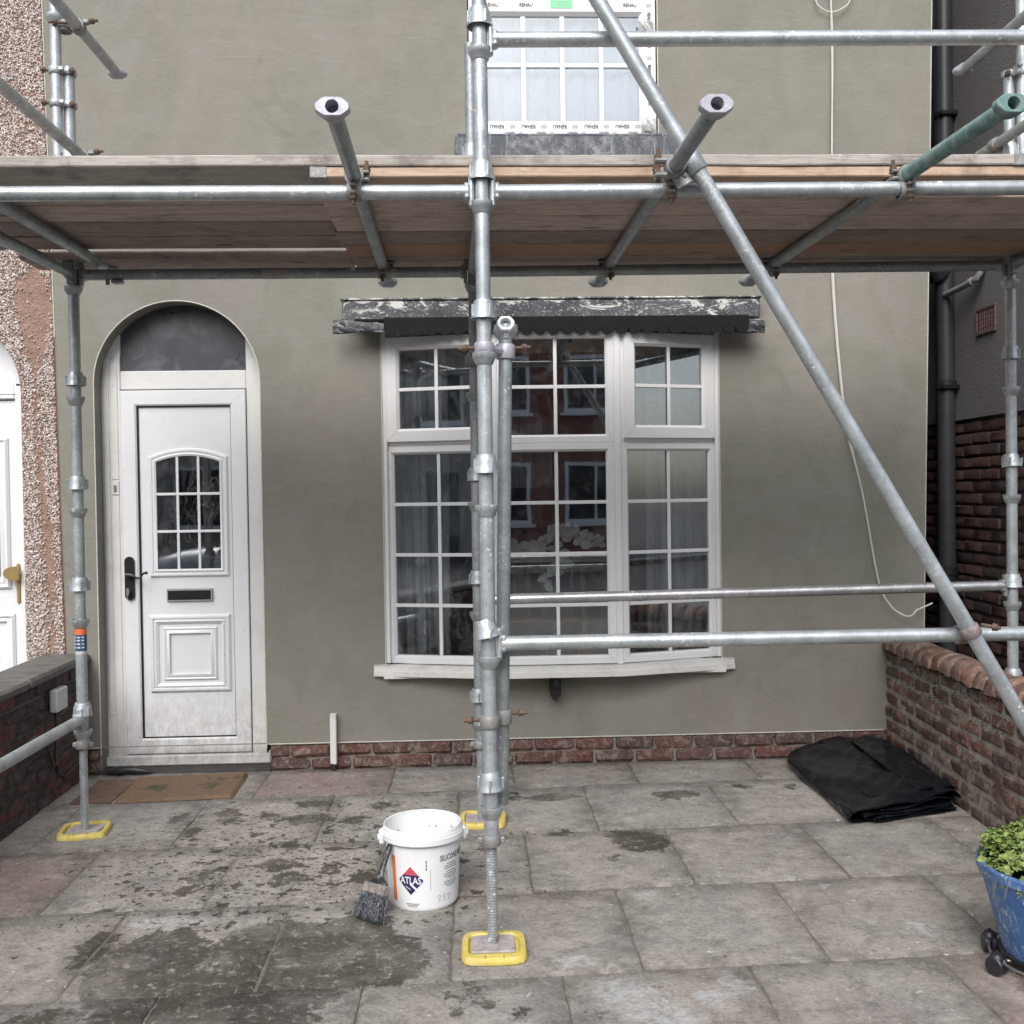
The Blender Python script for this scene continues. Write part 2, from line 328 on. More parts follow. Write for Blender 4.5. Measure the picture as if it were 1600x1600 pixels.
def m_slab(name, pink):
    t = NT(name)
    sx = t.n('SeparateXYZ'); t.l(t.pos, sx.inputs[0])
    wx = t.math('MULTIPLY_ADD', t.noise(11, 7, .78), .27, -.135); wy = t.math('MULTIPLY_ADD', t.noise(14, 6, .75, vec=t.scale(t.pos, (1, 1, 1), loc=(5, 3, 0))), .28, -.14)
    X = t.math('ADD', sx.outputs[0], wx); Y = t.math('ADD', sx.outputs[1], wy)
    def blobs(lst):
        acc = None
        for (cx, cy, rx, ry) in lst:
            a = t.math('MULTIPLY', t.math('SUBTRACT', X, cx), 1/rx); b = t.math('MULTIPLY', t.math('SUBTRACT', Y, cy), 1/ry)
            d = t.math('ADD', t.math('MULTIPLY', a, a), t.math('MULTIPLY', b, b))
            acc = d if acc is None else t.math('MINIMUM', acc, d)
        return acc
    rnd = t.rnd()
    c = t.ramp(rnd, [(0, (.32, .292, .262)), (.35, (.355, .326, .292)), (.65, (.31, .296, .275)), (1, (.365, .334, .298))]) if not pink else t.ramp(rnd, [(0, (.32, .215, .195)), (1, (.31, .23, .205))])
    n1 = t.noise(3.2, 6, .65, dist=.5); c = t.mix(t.math('MULTIPLY', t.ramp(n1, [(.35, 0), (.7, 1)]), .55), c, (.395, .365, .325))
    pk = t.ramp(t.noise(1.9, 3), [(.50, 0), (.66, 1)]); c = t.mix(t.math('MULTIPLY', pk, .38), c, (.31, .235, .21))
    gy = t.ramp(t.noise(2.3, 6, .7, vec=t.scale(t.pos, (1, 1, 1), loc=(9, 2, 0))), [(.47, 0), (.64, 1)]); c = t.mix(t.math('MULTIPLY', gy, .65), c, (.20, .202, .196))
    gr = t.math('ADD', t.math('MULTIPLY', t.noise(60, 5, .82), .6), t.math('MULTIPLY', t.noise(17, 5, .75), .4)); c = t.mix(t.math('MULTIPLY', t.ramp(gr, [(.34, 1), (.49, 0)]), .80), c, (.095, .09, .082))
    c = t.mix(t.math('MULTIPLY', t.ramp(gr, [(.53, 0), (.66, 1)]), .75), c, (.50, .475, .44))
    wsh = t.ramp(t.noise(5.5, 7, .75, vec=t.scale(t.pos, (1, 1, 1), loc=(3, 8, 0)), dist=.6), [(.52, 0), (.66, 1)]); c = t.mix(t.math('MULTIPLY', wsh, .75), c, (.435, .41, .372))
    dkp = t.ramp(t.noise(8, 8, .85, vec=t.scale(t.pos, (1, 1, 1), loc=(7, 1, 0))), [(.51, 0), (.60, 1)]); c = t.mix(t.math('MULTIPLY', dkp, .60), c, (.15, .14, .127))
    ra = t.n('VertexColor'); ra.layer_name = 'rim'; rs_ = t.n('SeparateColor'); t.l(ra.outputs[0], rs_.inputs[0])
    rim = t.math('MULTIPLY', rs_.outputs[0], t.ramp(t.noise(14, 6, .7), [(.38, .1), (.62, 1)])); c = t.mix(t.math('MULTIPLY', rim, .8), c, (.105, .098, .08))
    sp = t.ramp(t.noise(30, 3, .6), [(.68, 0), (.71, 1)]); c = t.mix(t.math('MULTIPLY', sp, .75), c, (.60, .59, .57))
    scr = t.ramp(t.n('TexWave').outputs[0], [(0, 0), (1, 1)])
    line = t.noise(2.6, 2, .4, dist=1.0); ln = t.ramp(line, [(.494, 0), (.5, 1), (.506, 0)]); msk = t.ramp(t.noise(3.5, 2), [(.56, 0), (.62, 1)])
    c = t.mix(t.math('MULTIPLY', t.math('MULTIPLY', ln, msk), .65), c, (.45, .44, .41))
    wh = blobs(LIMEWASH); whm = t.ramp(wh, [(.25, 1), (1.5, 0)]); whn = t.ramp(t.noise(28, 6, .72), [(.40, 0), (.60, 1)])
    c = t.mix(t.math('MULTIPLY', t.math('MULTIPLY', whm, whn), .75), c, (.50, .515, .52))
    st = blobs(STAINS); edge = t.ramp(st, [(.90, 1), (1.0, 0)])
    reg = t.n('TexGradient')
    # splashed drips, thickest towards the house door side
    dx = t.math('MULTIPLY', t.math('ADD', X, .75), 1/1.35); dy = t.math('MULTIPLY', t.math('ADD', Y, 1.45), 1/1.45)
    dens = t.ramp(t.math('ADD', t.math('MULTIPLY', dx, dx), t.math('MULTIPLY', dy, dy)), [(0, 1), (1, 0)])
    vs = t.noise(15, 3, .55, vec=t.scale(t.pos, (1, 1, 1), loc=(1.7, 4.4, 0)))
    thr = t.math('MULTIPLY_ADD', dens, .165, -.735)
    drip = t.ramp(t.math('MULTIPLY', t.math('ADD', vs, t.math('SUBTRACT', thr, .0)), 28), [(.0, 0), (.5, 1)])
    fine = t.noise(42, 2, .5); drip2 = t.ramp(t.math('MULTIPLY', t.math('ADD', fine, t.math('MULTIPLY_ADD', dens, .165, -.765)), 28), [(0, 0), (.5, 1)])
    inner = t.math('MULTIPLY', t.ramp(t.noise(26, 7, .8, dist=.3), [(.385, .10), (.46, 1)]), t.ramp(t.noise(4.2, 4, .6, vec=t.scale(t.pos, (1, 1, 1), loc=(2, 6, 0))), [(.36, .60), (.52, 1)]))
    big = t.math('MULTIPLY', edge, inner)
    wet = t.math('MAXIMUM', big, t.math('MAXIMUM', drip, drip2))
    wc = t.mix(1.0, c, (.235, .225, .195), 'MULTIPLY'); c = t.mix(t.math('MULTIPLY', wet, .94), c, wc)
    rg = t.math('MULTIPLY_ADD', wet, -.22, .88)
    h = t.math('ADD', t.noise(60, 6, .75), t.math('MULTIPLY', t.noise(9, 5), 1.6))
    return t.fin(c, rg, 0, t.bump(h, .9, .009), .3)
RENDER = m_render()
GALV = m_galv(tint=(.94, 1, 1.03)); GALV_B = m_galv('bright_galvanised_steel', (.93, 1, 1.04), 1.12, .62); GALV_D = m_galv('dull_galvanised_steel', (.92, 1, 1.03), .74, .5)
LILAC = m_galv('lilac_marked_steel', (1.0, .98, 1.10), .95, .3); GREEN = m_green()
RUST = plain('rusty_bolt_steel', (.17, .115, .085), .75, .4, .3, 60, .4)
IRON = plain('cast_coupler_steel', (.33, .325, .31), .62, .5, .25, 40, .4)
BOARD = m_wood('weathered_scaffold_board', (.34, .27, .235), (.52, .43, .38), (.095, .07, .06), 1.5, .4)
BOARD_G = m_wood('grey_scaffold_board', (.29, .265, .24), (.40, .37, .34), (.13, .11, .095), 1.2, .6)
BOARD_O = m_wood('fresh_pine_board', (.40, .285, .21), (.52, .395, .30), (.22, .135, .09), 1.0, .5)
BAND = plain('board_end_band', (.36, .36, .355), .6, .4, .45, 50, .4)
UPVC = m_upvc('white_upvc', .14, (.72, .72, .725)); UPVC_D = m_upvc('grimy_white_upvc', .10, (.74, .75, .765), (.05, .55)); UPVC_F = m_upvc('dirty_door_frame', .30, (.72, .715, .70), (.0, .5)); UPVC_N = m_upvc('clean_white_upvc', .04, (.75, .76, .78))
SILL = m_upvc('stained_sill_paint', .55, (.70, .69, .66))
GLASS = m_glass('window_glass', .08); GLASS_L = m_glass('smeared_window_glass', .13); GLASS_U = m_glass('upper_window_glass', .05, (.9, .93, .95), .03); GLASS_DOOR = m_glass('door_glass', .16, (.45, .46, .47))
BRICK_P = m_brick('plinth_brick', [(.115, .062, .055), (.15, .068, .058), (.10, .072, .066), (.145, .066, .058), (.095, .07, .064)], .55)
BRICK_L = m_brick('dark_garden_brick', [(.062, .045, .042), (.15, .06, .048), (.055, .048, .046), (.09, .055, .05), (.045, .04, .039)], .20)
BRICK_R = m_brick('mossy_garden_brick', [(.115, .066, .054), (.165, .078, .06), (.10, .075, .066), (.13, .068, .055), (.09, .066, .058)], .62, .28)
BRICK_C = m_brick('coping_brick', [(.20, .115, .09), (.165, .11, .095), (.24, .125, .09), (.15, .10, .085)], .50, .25)
BRICK_N = m_brick('passage_brick', [(.075, .05, .046), (.10, .055, .048), (.065, .048, .045), (.12, .06, .05)], .10)
MORTAR = m_mortar('grey_mortar'); MORTAR_L = m_mortar('sooty_mortar', (.15, .14, .13), (.07, .065, .06)); MORTAR_R = m_mortar('pale_lime_mortar', (.42, .385, .335), (.18, .16, .135))
JOINT = m_mortar('sandy_joint_mortar', (.22, .195, .17), (.12, .107, .093))
CONC = plain('weathered_concrete', (.155, .15, .135), .93, 0, .35, 14, .9, 80)
SLAB = m_slab('stone_flag', False); SLAB_P = m_slab('pink_stone_flag', True)
BLACK = plain('black_plastic_pipe', (.022, .022, .026), .42, 0, .25, 12, .1); BLACKM = plain('black_handle_metal', (.018, .018, .02), .38, .3, .1)
TRIMB = plain('black_painted_trim', (.008, .008, .009), .7, 0, .2, 12, .1, spec=.2); SOIL = plain('anthracite_soil_pipe', (.05, .052, .06), .42, 0, .25, 12, .1)
GREYPIPE = plain('grey_waste_pipe', (.30, .295, .30), .5, 0, .15)
BRASS = plain('satin_brass', (.50, .37, .16), .38, .75, .1)
yn = NT('yellow_plastic_pad'); yc = yn.mix(yn.ramp(yn.noise(20, 5), [(.3, 0), (.7, 1)]), (.52, .40, .07), (.64, .53, .14)); yc = yn.mix(yn.math('MULTIPLY', yn.ramp(yn.noise(34, 7, .8), [(.52, 0), (.62, 1)]), .75), yc, (.50, .46, .34)); yc = yn.mix(yn.math('MULTIPLY', yn.ramp(yn.noise(55, 6, .8, vec=yn.scale(yn.pos, (1, 1, 1), loc=(3, 1, 2))), [(.57, 0), (.64, 1)]), .8), yc, (.10, .09, .07)); YELLOW = yn.fin(yc, .65, 0, yn.bump(yn.noise(90, 4), .25, .003))
BEAD = plain('cream_edge_bead', (.60, .58, .52), .6, 0, .2, 40)
ROPE = plain('white_cable', (.66, .65, .60), .6, 0, .12, 60)
GREYBOX = plain('grey_plastic_box', (.50, .50, .48), .5, 0, .1)

# ================================================================== ground
g = MB(); g.box(-60, 60, -70, 40, -.30, -.125)
road_m = NT('asphalt'); ROADM = road_m.fin(road_m.mix(road_m.noise(40, 5, .7), (.035, .035, .037), (.075, .073, .07)), .9, 0, road_m.bump(road_m.noise(180, 3), .5, .01))
obj('ground', g, ROADM, kind='structure', smooth=None)
g = MB(); g.box(-2.6, 3.0, -4.6, .02, -.12, -.007)
patio = obj('patio', g, JOINT, kind='structure', smooth=None)
g = MB(); g.box(-30, 30, -6.9, -4.62, -.122, -.02, .01)
obj('pavement', g, CONC, kind='structure')
ROWS = [(-.00, -.485), (-.485, -1.19), (-1.19, -1.865), (-1.865, -2.54), (-2.54, -3.22), (-3.22, -3.9)]
XJ = [[-2.6, -1.95, -1.13, -.447, .2, .845, 1.5, 2.4], [-2.6, -1.94, -1.33, -.712, -.09, .547, 1.19, 1.83, 2.4], [-2.25, -1.61, -1.014, -.40, .21, .836, 1.452, 2.06, 2.5],
      [-1.9, -1.28, -.69, -.09, .519, 1.128, 1.731, 2.35], [-2.2, -1.58, -.97, -.356, .26, .855, 1.48, 2.1], [-1.9, -1.28, -.66, -.05, .56, 1.17, 1.78, 2.4]]
PINK = {(2, 0): 1, (0, 2): 1, (0, 3): 0, (3, 4): 0, (4, 6): 1, (1, 1): 0, (0, 4): 0}
for r, (ya, yb) in enumerate(ROWS):
    for k in range(len(XJ[r])-1):
        x0, x1 = XJ[r][k]+.003, XJ[r][k+1]-.003
        mb = MB(); nx, ny = 10, 10
        def sk(x): return .042*x
        dz = random.uniform(-.003, .003); tx = random.uniform(-.004, .004); ty = random.uniform(-.004, .004)
        P = []; vs = []; fs = []
        for i in range(nx+1):
            for j in range(ny+1):
                u, v = i/nx, j/ny
                ed = min(u, 1-u)*(x1-x0); ev = min(v, 1-v)*abs(yb-ya); e = min(ed, ev)
                x = x0+(x1-x0)*u; y0_, y1_ = ya+sk(x)-.003, yb+sk(x)+.003
                if r == 0: y0_ = -.012
                y = y0_+(y1_-y0_)*v
                bx = (random.uniform(-.004, .004) if i in (0, nx) else 0); by = (random.uniform(-.004, .004) if j in (0, ny) else 0)
                z = dz+tx*(u-.5)+ty*(v-.5)+random.uniform(-.0009, .0009)-(.006 if e < 1e-6 else 0)
                vs.append((x+bx, y+by, z))
        # pull the second ring close to the edge so that the slab has a narrow rounded arris
        for i in range(nx+1):
            for j in range(ny+1):
                q = i*(ny+1)+j
                x, y, z = vs[q]
                if i == 1: x = vs[j][0]+.010
                if i == nx-1: x = vs[nx*(ny+1)+j][0]-.010
                if j == 1: y = vs[i*(ny+1)][1]-.010
                if j == ny-1: y = vs[i*(ny+1)+ny][1]+.010
                vs[q] = (x, y, z)
        for i in range(nx):
            for j in range(ny):
                a = i*(ny+1)+j; fs.append((a, a+1, a+ny+2, a+ny+1))
        per = [i*(ny+1) for i in range(nx+1)]+[nx*(ny+1)+j for j in range(1, ny+1)]+[i*(ny+1)+ny for i in range(nx-1, -1, -1)]+[j for j in range(ny-1, 0, -1)]
        b0 = len(vs)
        for q in per: vs.append((vs[q][0], vs[q][1], -.05))
        for i in range(len(per)):
            j = (i+1) % len(per); fs.append((per[i], per[j], b0+j, b0+i))
        mb.add(vs, fs)
        o = obj('paving_slab', mb, SLAB_P if PINK.get((r, k)) else SLAB, patio, smooth=50)
        at_ = o.data.color_attributes.new('rim', 'FLOAT_COLOR', 'POINT'); xs = [v.co.x for v in o.data.vertices]
        q_ = []
        for i in range(nx+1):
            for j in range(ny+1):
                e_ = 1.0 if i in (0, nx) or j in (0, ny) else (.75 if i in (1, nx-1) or j in (1, ny-1) else 0.0); q_ += [e_, e_, e_, 1]
        q_ += [1.0]*4*(len(o.data.vertices)-(nx+1)*(ny+1)); at_.data.foreach_set('color', q_)

# ================================================================== bricks
def brick_meshes(L, H, D, mat, nv=5, b=.007, jit=.003):
    out = []
    for k in range(nv):
        mb = MB(); mb.box(-L/2, L/2, -D/2, D/2, -H/2, H/2, b)
        mb.v = [tuple(c+random.uniform(-jit, jit) for c in p) for p in mb.v]
        out.append(mesh_of(mb, 'brick', mat, smooth=40))
    return out
def lay(parent, meshes, p0, d, length, z0, courses, L, H, joint, nrm, bond='stretcher', half=None, skip=None, fade=None):
    """lay bricks from p0 along unit vector d; the brick's local Y points along the wall normal"""
    d = Vector(d).normalized(); ang = math.atan2(d.y, d.x)
    for c in range(courses):
        s = -(L+joint)*.5*(c % 2); k = 0
        while s < length-.02:
            a, b_ = max(0, s), min(length, s+L)
            hdr = half and (c % half == 3)
            if b_-a > .03:
                ctr = Vector(p0)+d*((a+b_)/2); z = z0+c*(H+joint)+H/2
                if not (skip and skip(ctr, z)):
                    inst('brick', random.choice(meshes), (ctr.x+nrm[0]*random.uniform(-.003, .003), ctr.y+nrm[1]*random.uniform(-.003, .003), z+random.uniform(-.002, .002)), (random.uniform(-.012, .012), random.uniform(-.01, .01), ang+random.uniform(-.008, .008)), parent, ((b_-a)/L, 1, 1))
            s += L+joint; k += 1

# ================================================================== the rendered house
HOUSE = thing('rendered_house', 'freshly rendered olive grey house with white door and bay window', 'house', (0, .3, 0))
def ledge(z): return -2.229-(z-.142)*.0159          # left edge of the render leans a little
def redge(z): return 2.535+z*.0205
AX, AR, AS = -1.609, .452, 2.142                     # arch centre, radius, spring
ARCH = [(AX+AR*math.cos(PI-PI*k/32), AS+AR*math.sin(PI-PI*k/32)) for k in range(33)]
WX0, WX1, WZ0, WZ1 = -.492, 1.392, .53, 2.43
UX0, UX1, UZ0, UZ1 = .012, 1.068, 3.47, 4.80
Z0, Z1 = .142, 5.6
wall = MB()
def quad(a, b, c, d): wall.add([a, b, c, d], [(0, 1, 2, 3)])
def col(xa, xb, spans):
    for (za0, za1, zb0, zb1) in spans: quad((xa, 0, za0), (xb, 0, zb0), (xb, 0, zb1), (xa, 0, za1))
quad((ledge(Z0), 0, Z0), (AX-AR, 0, Z0), (AX-AR, 0, AS), (ledge(AS), 0, AS)); quad((ledge(AS), 0, AS), (AX-AR, 0, AS), (AX-AR, 0, Z1), (ledge(Z1), 0, Z1))
for k in range(32):
    (xa, za), (xb, zb) = ARCH[k], ARCH[k+1]; col(xa, xb, [(za, Z1, zb, Z1)])
col(AX+AR, WX0, [(Z0, Z1, Z0, Z1)])
col(WX0, UX0, [(Z0, WZ0, Z0, WZ0), (WZ1, Z1, WZ1, Z1)])
col(UX0, UX1, [(Z0, WZ0, Z0, WZ0), (WZ1, UZ0, WZ1, UZ0), (UZ1, Z1, UZ1, Z1)])
col(UX1, WX1, [(Z0, WZ0, Z0, WZ0), (WZ1, Z1, WZ1, Z1)])
quad((WX1, 0, Z0), (redge(Z0), 0, Z0), (redge(Z1), 0, Z1), (WX1, 0, Z1))
# reveals, underside and return
for k in range(32): quad((ARCH[k][0], 0, ARCH[k][1]), (ARCH[k+1][0], 0, ARCH[k+1][1]), (ARCH[k+1][0], .16, ARCH[k+1][1]), (ARCH[k][0], .16, ARCH[k][1]))
for s in (-1, 1): quad((AX+s*AR, 0, .09), (AX+s*AR, 0, AS), (AX+s*AR, .16, AS), (AX+s*AR, .16, .09))
for (a0, a1, b0, b1, dp) in ((WX0, WX1, WZ0, WZ1, .14), (UX0, UX1, UZ0, UZ1, .12)):
    quad((a0, 0, b0), (a0, 0, b1), (a0, dp, b1), (a0, dp, b0)); quad((a1, 0, b0), (a1, 0, b1), (a1, dp, b1), (a1, dp, b0))
    quad((a0, 0, b1), (a1, 0, b1), (a1, dp, b1), (a0, dp, b1)); quad((a0, 0, b0), (a1, 0, b0), (a1, dp, b0), (a0, dp, b0))
quad((ledge(Z0), 0, Z0), (redge(Z0), 0, Z0), (redge(Z0), .03, Z0), (ledge(Z0), .03, Z0))
quad((redge(Z0), 0, Z0), (redge(Z1), 0, Z1), (redge(Z1), .6, Z1), (redge(Z0), .6, Z0))
obj('wall', wall, RENDER, HOUSE, smooth=None)
core = MB(); core.box(AX+AR+.16, WX0-.02, .165, .42, -.1, 5.5); core.box(-2.22, -2.09, .165, .42, -.1, 5.5); core.box(-2.22, 2.54, .165, .42, 2.62, 3.4); core.box(1.42, 2.54, .165, .42, -.1, 5.5); core.box(-.55, 1.42, .165, .3, -.1, .5); core.box(2.3, 2.54, .30, 6.5, -.1, 5.5)
core.box(-2.22, 2.54, .165, .42, 5.0, 5.5); core.box(-2.2, -.1, .165, .42, 3.4, 5.0); core.box(1.2, 2.54, .165, .42, 3.4, 5.0)
obj('brickwork_core', core, MORTAR_L, HOUSE, smooth=None)
# edge beads
def bead(pts, r=.0035): m = MB(); m.path(pts, r, 6); obj('edge_bead', m, BEAD, HOUSE)
bead([(AX-AR, -.001, .10)]+[(x, -.001, z) for x, z in ARCH]+[(AX+AR, -.001, .12)])
bead([(AX+AR+.01, -.002, Z0), (1.0, -.002, Z0), (2.31, -.002, Z0)]); bead([(ledge(Z0), -.002, Z0), (AX-AR, -.002, Z0)])
bead([(ledge(z), -.001, z) for z in (.15, 1.5, 3, 4.5, 5.5)]); bead([(redge(z), -.001, z) for z in (.6, 2, 3, 4, 5.5)], .003)
bead([(WX0, -.001, WZ0+.02), (WX0, -.001, WZ1)]); bead([(WX1, -.001, WZ0+.04), (WX1, -.001, WZ1)]); bead([(UX1, -.001, UZ0), (UX1, -.001, UZ1)])
# brick plinth below the render
pl = MB(); pl.box(-1.12, 2.5, .012, .16, -.1, Z0-.002); pl.box(-2.25, -2.062, .012, .16, -.1, Z0-.002)
PLINTH = obj('plinth', pl, MORTAR, HOUSE, smooth=None)
bm_p = brick_meshes(.218, .067, .05, BRICK_P, 8, .014, .0075)
lay(PLINTH, bm_p, (-1.14, .022, 0), (1, 0, 0), 3.48, -.006, 2, .218, .066, .008, (0, -1))
lay(PLINTH, bm_p, (-2.26, .022, 0), (1, 0, 0), .19, -.006, 2, .218, .066, .008, (0, -1))

# ---- front door
DY = .12
DOORF = MB()
arch_in = lambda r: [(AX+r*math.cos(PI*k/24), AS+r*math.sin(PI*k/24)) for k in range(25)]
# door frame: jambs, head, transom, sill
DOORF.box(-2.066, -1.958, DY-.004, DY+.07, .03, 2.2995, .002); DOORF.box(-1.258, -1.150, DY-.004, DY+.07, .03, 2.2995, .002)
DOORF.box(-1.957, -1.259, DY-.002, DY+.07, 2.122, 2.226, .005); DOORF.box(-2.07, -1.15, DY-.035, DY+.07, .012, .072, .008)
DOORF.prism([(-2.066, 2.30), (-1.956, 2.30), (-1.956, 2.435), (-1.99, 2.39), (-2.03, 2.325)], DY-.004, DY+.07); DOORF.prism([(-1.258, 2.30), (-1.15, 2.30), (-1.18, 2.33), (-1.215, 2.388), (-1.258, 2.432)], DY-.004, DY+.07)
fr = obj('door_frame', DOORF, UPVC_F, HOUSE)
tr_ = MB(); tr_.box(-2.05, -2.02, DY-.012, DY, .30, 2.30, .003); tr_.box(-2.012, -1.972, DY-.010, DY, .06, 1.53, .003); tr_.box(-2.012, -1.972, DY-.010, DY, 1.62, 2.28, .003)
obj('frame_trim', tr_, UPVC_F, fr)
fl = NT('fogged_fanlight_film'); c_ = fl.mix(fl.math('MULTIPLY', fl.ramp(fl.noise(6, 6, .6, dist=1.0), [(.48, 0), (.68, 1)]), .55), (.055, .058, .066), (.16, .165, .18)); FAN = fl.fin(c_, fl.ramp(fl.noise(8, 4), [(.3, .25), (.7, .5)]), 0)
fp = MB(); pts = [(-1.956, 2.226), (-1.244, 2.226)]+[(AX+.452*math.cos(a), AS+.452*math.sin(a)) for a in np.linspace(.64, PI-.69, 22)]
fp.prism(pts, DY+.012, DY+.02); obj('fanlight_pane', fp, FAN, HOUSE, smooth=None)
DOOR = MB()
DOOR.ring(rect(-1.956, -1.262, .077, 2.116), [(0, -DY-.05), (0, -DY+.012), (.004, -DY+.016), (.078, -DY+.016), (.086, -DY+.008), (.086, -DY-.05)], gap=.0005)
door = obj('front_door', DOOR, UPVC_D, HOUSE)
sb = MB(); sb.box(-1.866, -1.335, DY+.006, DY+.05, .160, 2.028)
slab_ = obj('door_panel', sb, UPVC_D, door)
dk = MB(); dk.box(-1.8698, -1.861, DY-.001, DY+.0045, .163, 2.03); dk.box(-1.861, -1.348, DY-.001, DY+.0045, 2.023, 2.0298); dk.box(-1.861, -1.348, DY-.001, DY+.0045, .1632, .170); dk.box(-1.3518, -1.3482, DY-.0012, DY+.0047, .165, 2.029)
for (a, b, c, d) in ((-1.9579, -1.9562, .08, 2.12), (-1.2618, -1.2581, .08, 2.12)): dk.box(a, b, DY+.003, DY+.02, c, d)  # dark strips colour in the shade of the open gap between sash and frame
dk.box(-1.956, -1.262, DY+.003, DY+.02, 2.1165, 2.1215)
obj('door_seal_and_gap_shade', dk, BLACKM, door)
def archpoly(x0, x1, z0, z1, rise, n=14):
    # ccw polygon with a segmental top
    return [(x0, z0), (x1, z0)]+[(x1+(x0-x1)*k/n, z1+rise*(1-(2*k/n-1)**2)) for k in range(n+1)]
mo = MB()
F0 = -(DY+.006)
mo.ring(archpoly(-1.812, -1.372, 1.07, 1.745, .048), [(0, F0-.002), (0, F0+.006), (.008, F0+.014), (.018, F0+.014), (.023, F0+.008), (.034, F0+.017), (.044, F0+.013), (.044, F0-.002)])
mo.ring(rect(-1.822, -1.372, .42, .856), [(0, F0-.002), (0, F0+.006), (.010, F0+.015), (.020, F0+.015), (.026, F0+.007), (.036, F0+.016), (.050, F0+.006), (.050, F0-.002)])
mo.ring(rect(-1.745, -1.448, .487, .786), [(0, F0-.002), (0, F0+.005), (.008, F0+.012), (.016, F0+.006), (.022, F0+.012), (.034, F0+.016), (.036, F0-.002)])
obj('panel_moulding', mo, UPVC_D, door)
ps = MB(); ps.prism(archpoly(-1.769, -1.416, 1.112, 1.712, .044), DY+.0005, DY+.005)
obj('pane', ps, GLASS_DOOR, door, smooth=None)
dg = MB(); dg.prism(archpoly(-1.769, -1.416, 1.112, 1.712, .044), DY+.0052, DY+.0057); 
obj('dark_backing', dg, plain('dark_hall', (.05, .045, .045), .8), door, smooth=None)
for x in (-1.651, -1.534): b_ = MB(); b_.box(x-.0075, x+.0075, DY-.006, DY+.0004, 1.113, 1.752, .002); obj('glazing_bar', b_, UPVC_D, door)
for z in (1.535, 1.325): b_ = MB(); b_.box(-1.768, -1.417, DY-.0068, DY+.0002, z-.0075, z+.0075, .002); obj('glazing_bar', b_, UPVC_D, door)
lb = MB(); lb.box(-1.722, -1.468, DY-.010, DY+.004, .932, 1.004, .003); obj('letter_box', lb, plain('worn_letterbox_frame', (.45, .45, .44), .45, .5, .2), door)
lb = MB(); lb.box(-1.714, -1.476, DY-.0125, DY-.006, .940, .993, .002); obj('letter_flap', lb, BLACKM, door)
hd = MB(); zz = [(.026, .965), (.026, 1.168)]
pr_ = [(-1.919+.026*math.cos(a), 1.163+.026*math.sin(a)) for a in np.linspace(0, PI, 12)]+[(-1.919+.026*math.cos(a), .972+.026*math.sin(a)) for a in np.linspace(PI, 2*PI, 12)]
hd.prism(pr_, DY-.030, DY-.016); h_ = obj('handle_plate', hd, BLACKM, door)
lv = MB(); lv.tube((-1.922, DY-.03, 1.085), (-1.922, DY-.062, 1.085), .012, 12); lv.path([(-1.93, DY-.062, 1.088), (-1.90, DY-.064, 1.088), (-1.878, DY-.066, 1.079), (-1.862, DY-.067, 1.071), (-1.846, DY-.067, 1.074), (-1.838, DY-.066, 1.088), (-1.826, DY-.066, 1.098), (-1.808, DY-.066, 1.100)], .007, 8, [.011, .010, .008, .007, .006, .006, .006, .009])
obj('door_handle', lv, plain('dark_lever', (.05, .045, .045), .35, .5), door)
ky = MB(); ky.tube((-1.922, DY-.03, .995), (-1.922, DY-.05, .995), .010, 10); ky.box(-1.930, -1.914, DY-.058, DY-.048, .975, 1.013, .002); ky.path([(-1.922, DY-.052, .985), (-1.925, DY-.054, .965), (-1.919, DY-.054, .945)], .003, 6)
obj('key', ky, plain('key_steel', (.45, .44, .42), .35, .8), door)
pd = MB(); pd.box(-2.013, -1.972, DY-.013, DY-.002, 1.535, 1.615, .003); bl = obj('bell_push', pd, UPVC_F, HOUSE)
pd = MB(); pd.box(-2.001, -1.984, DY-.019, DY-.012, 1.552, 1.590, .003); obj('bell_button', pd, plain('worn_bell', (.22, .20, .17), .6), bl)
stp = MB(); stp.box(-2.10, -1.13, -.02, .20, -.05, .013, .012); obj('doorstep', stp, plain('black_painted_step', (.05, .042, .042), .7, 0, .5, 18, .6), HOUSE)
dp = MB(); dp.path([(-2.02, -.035, .012), (-1.96, -.04, .024), (-1.88, -.035, .026), (-1.82, -.045, .022), (-1.78, -.04, .014)], .018, 8, [.012, .02, .024, .018, .01]); obj('rag_roll', dp, BLACK, HOUSE, smooth=60)
bs = MB(); bs.box(-2.1, -1.1, .20, .42, -.1, 2.7); obj('hall_wall', bs, MORTAR_L, HOUSE, smooth=None)

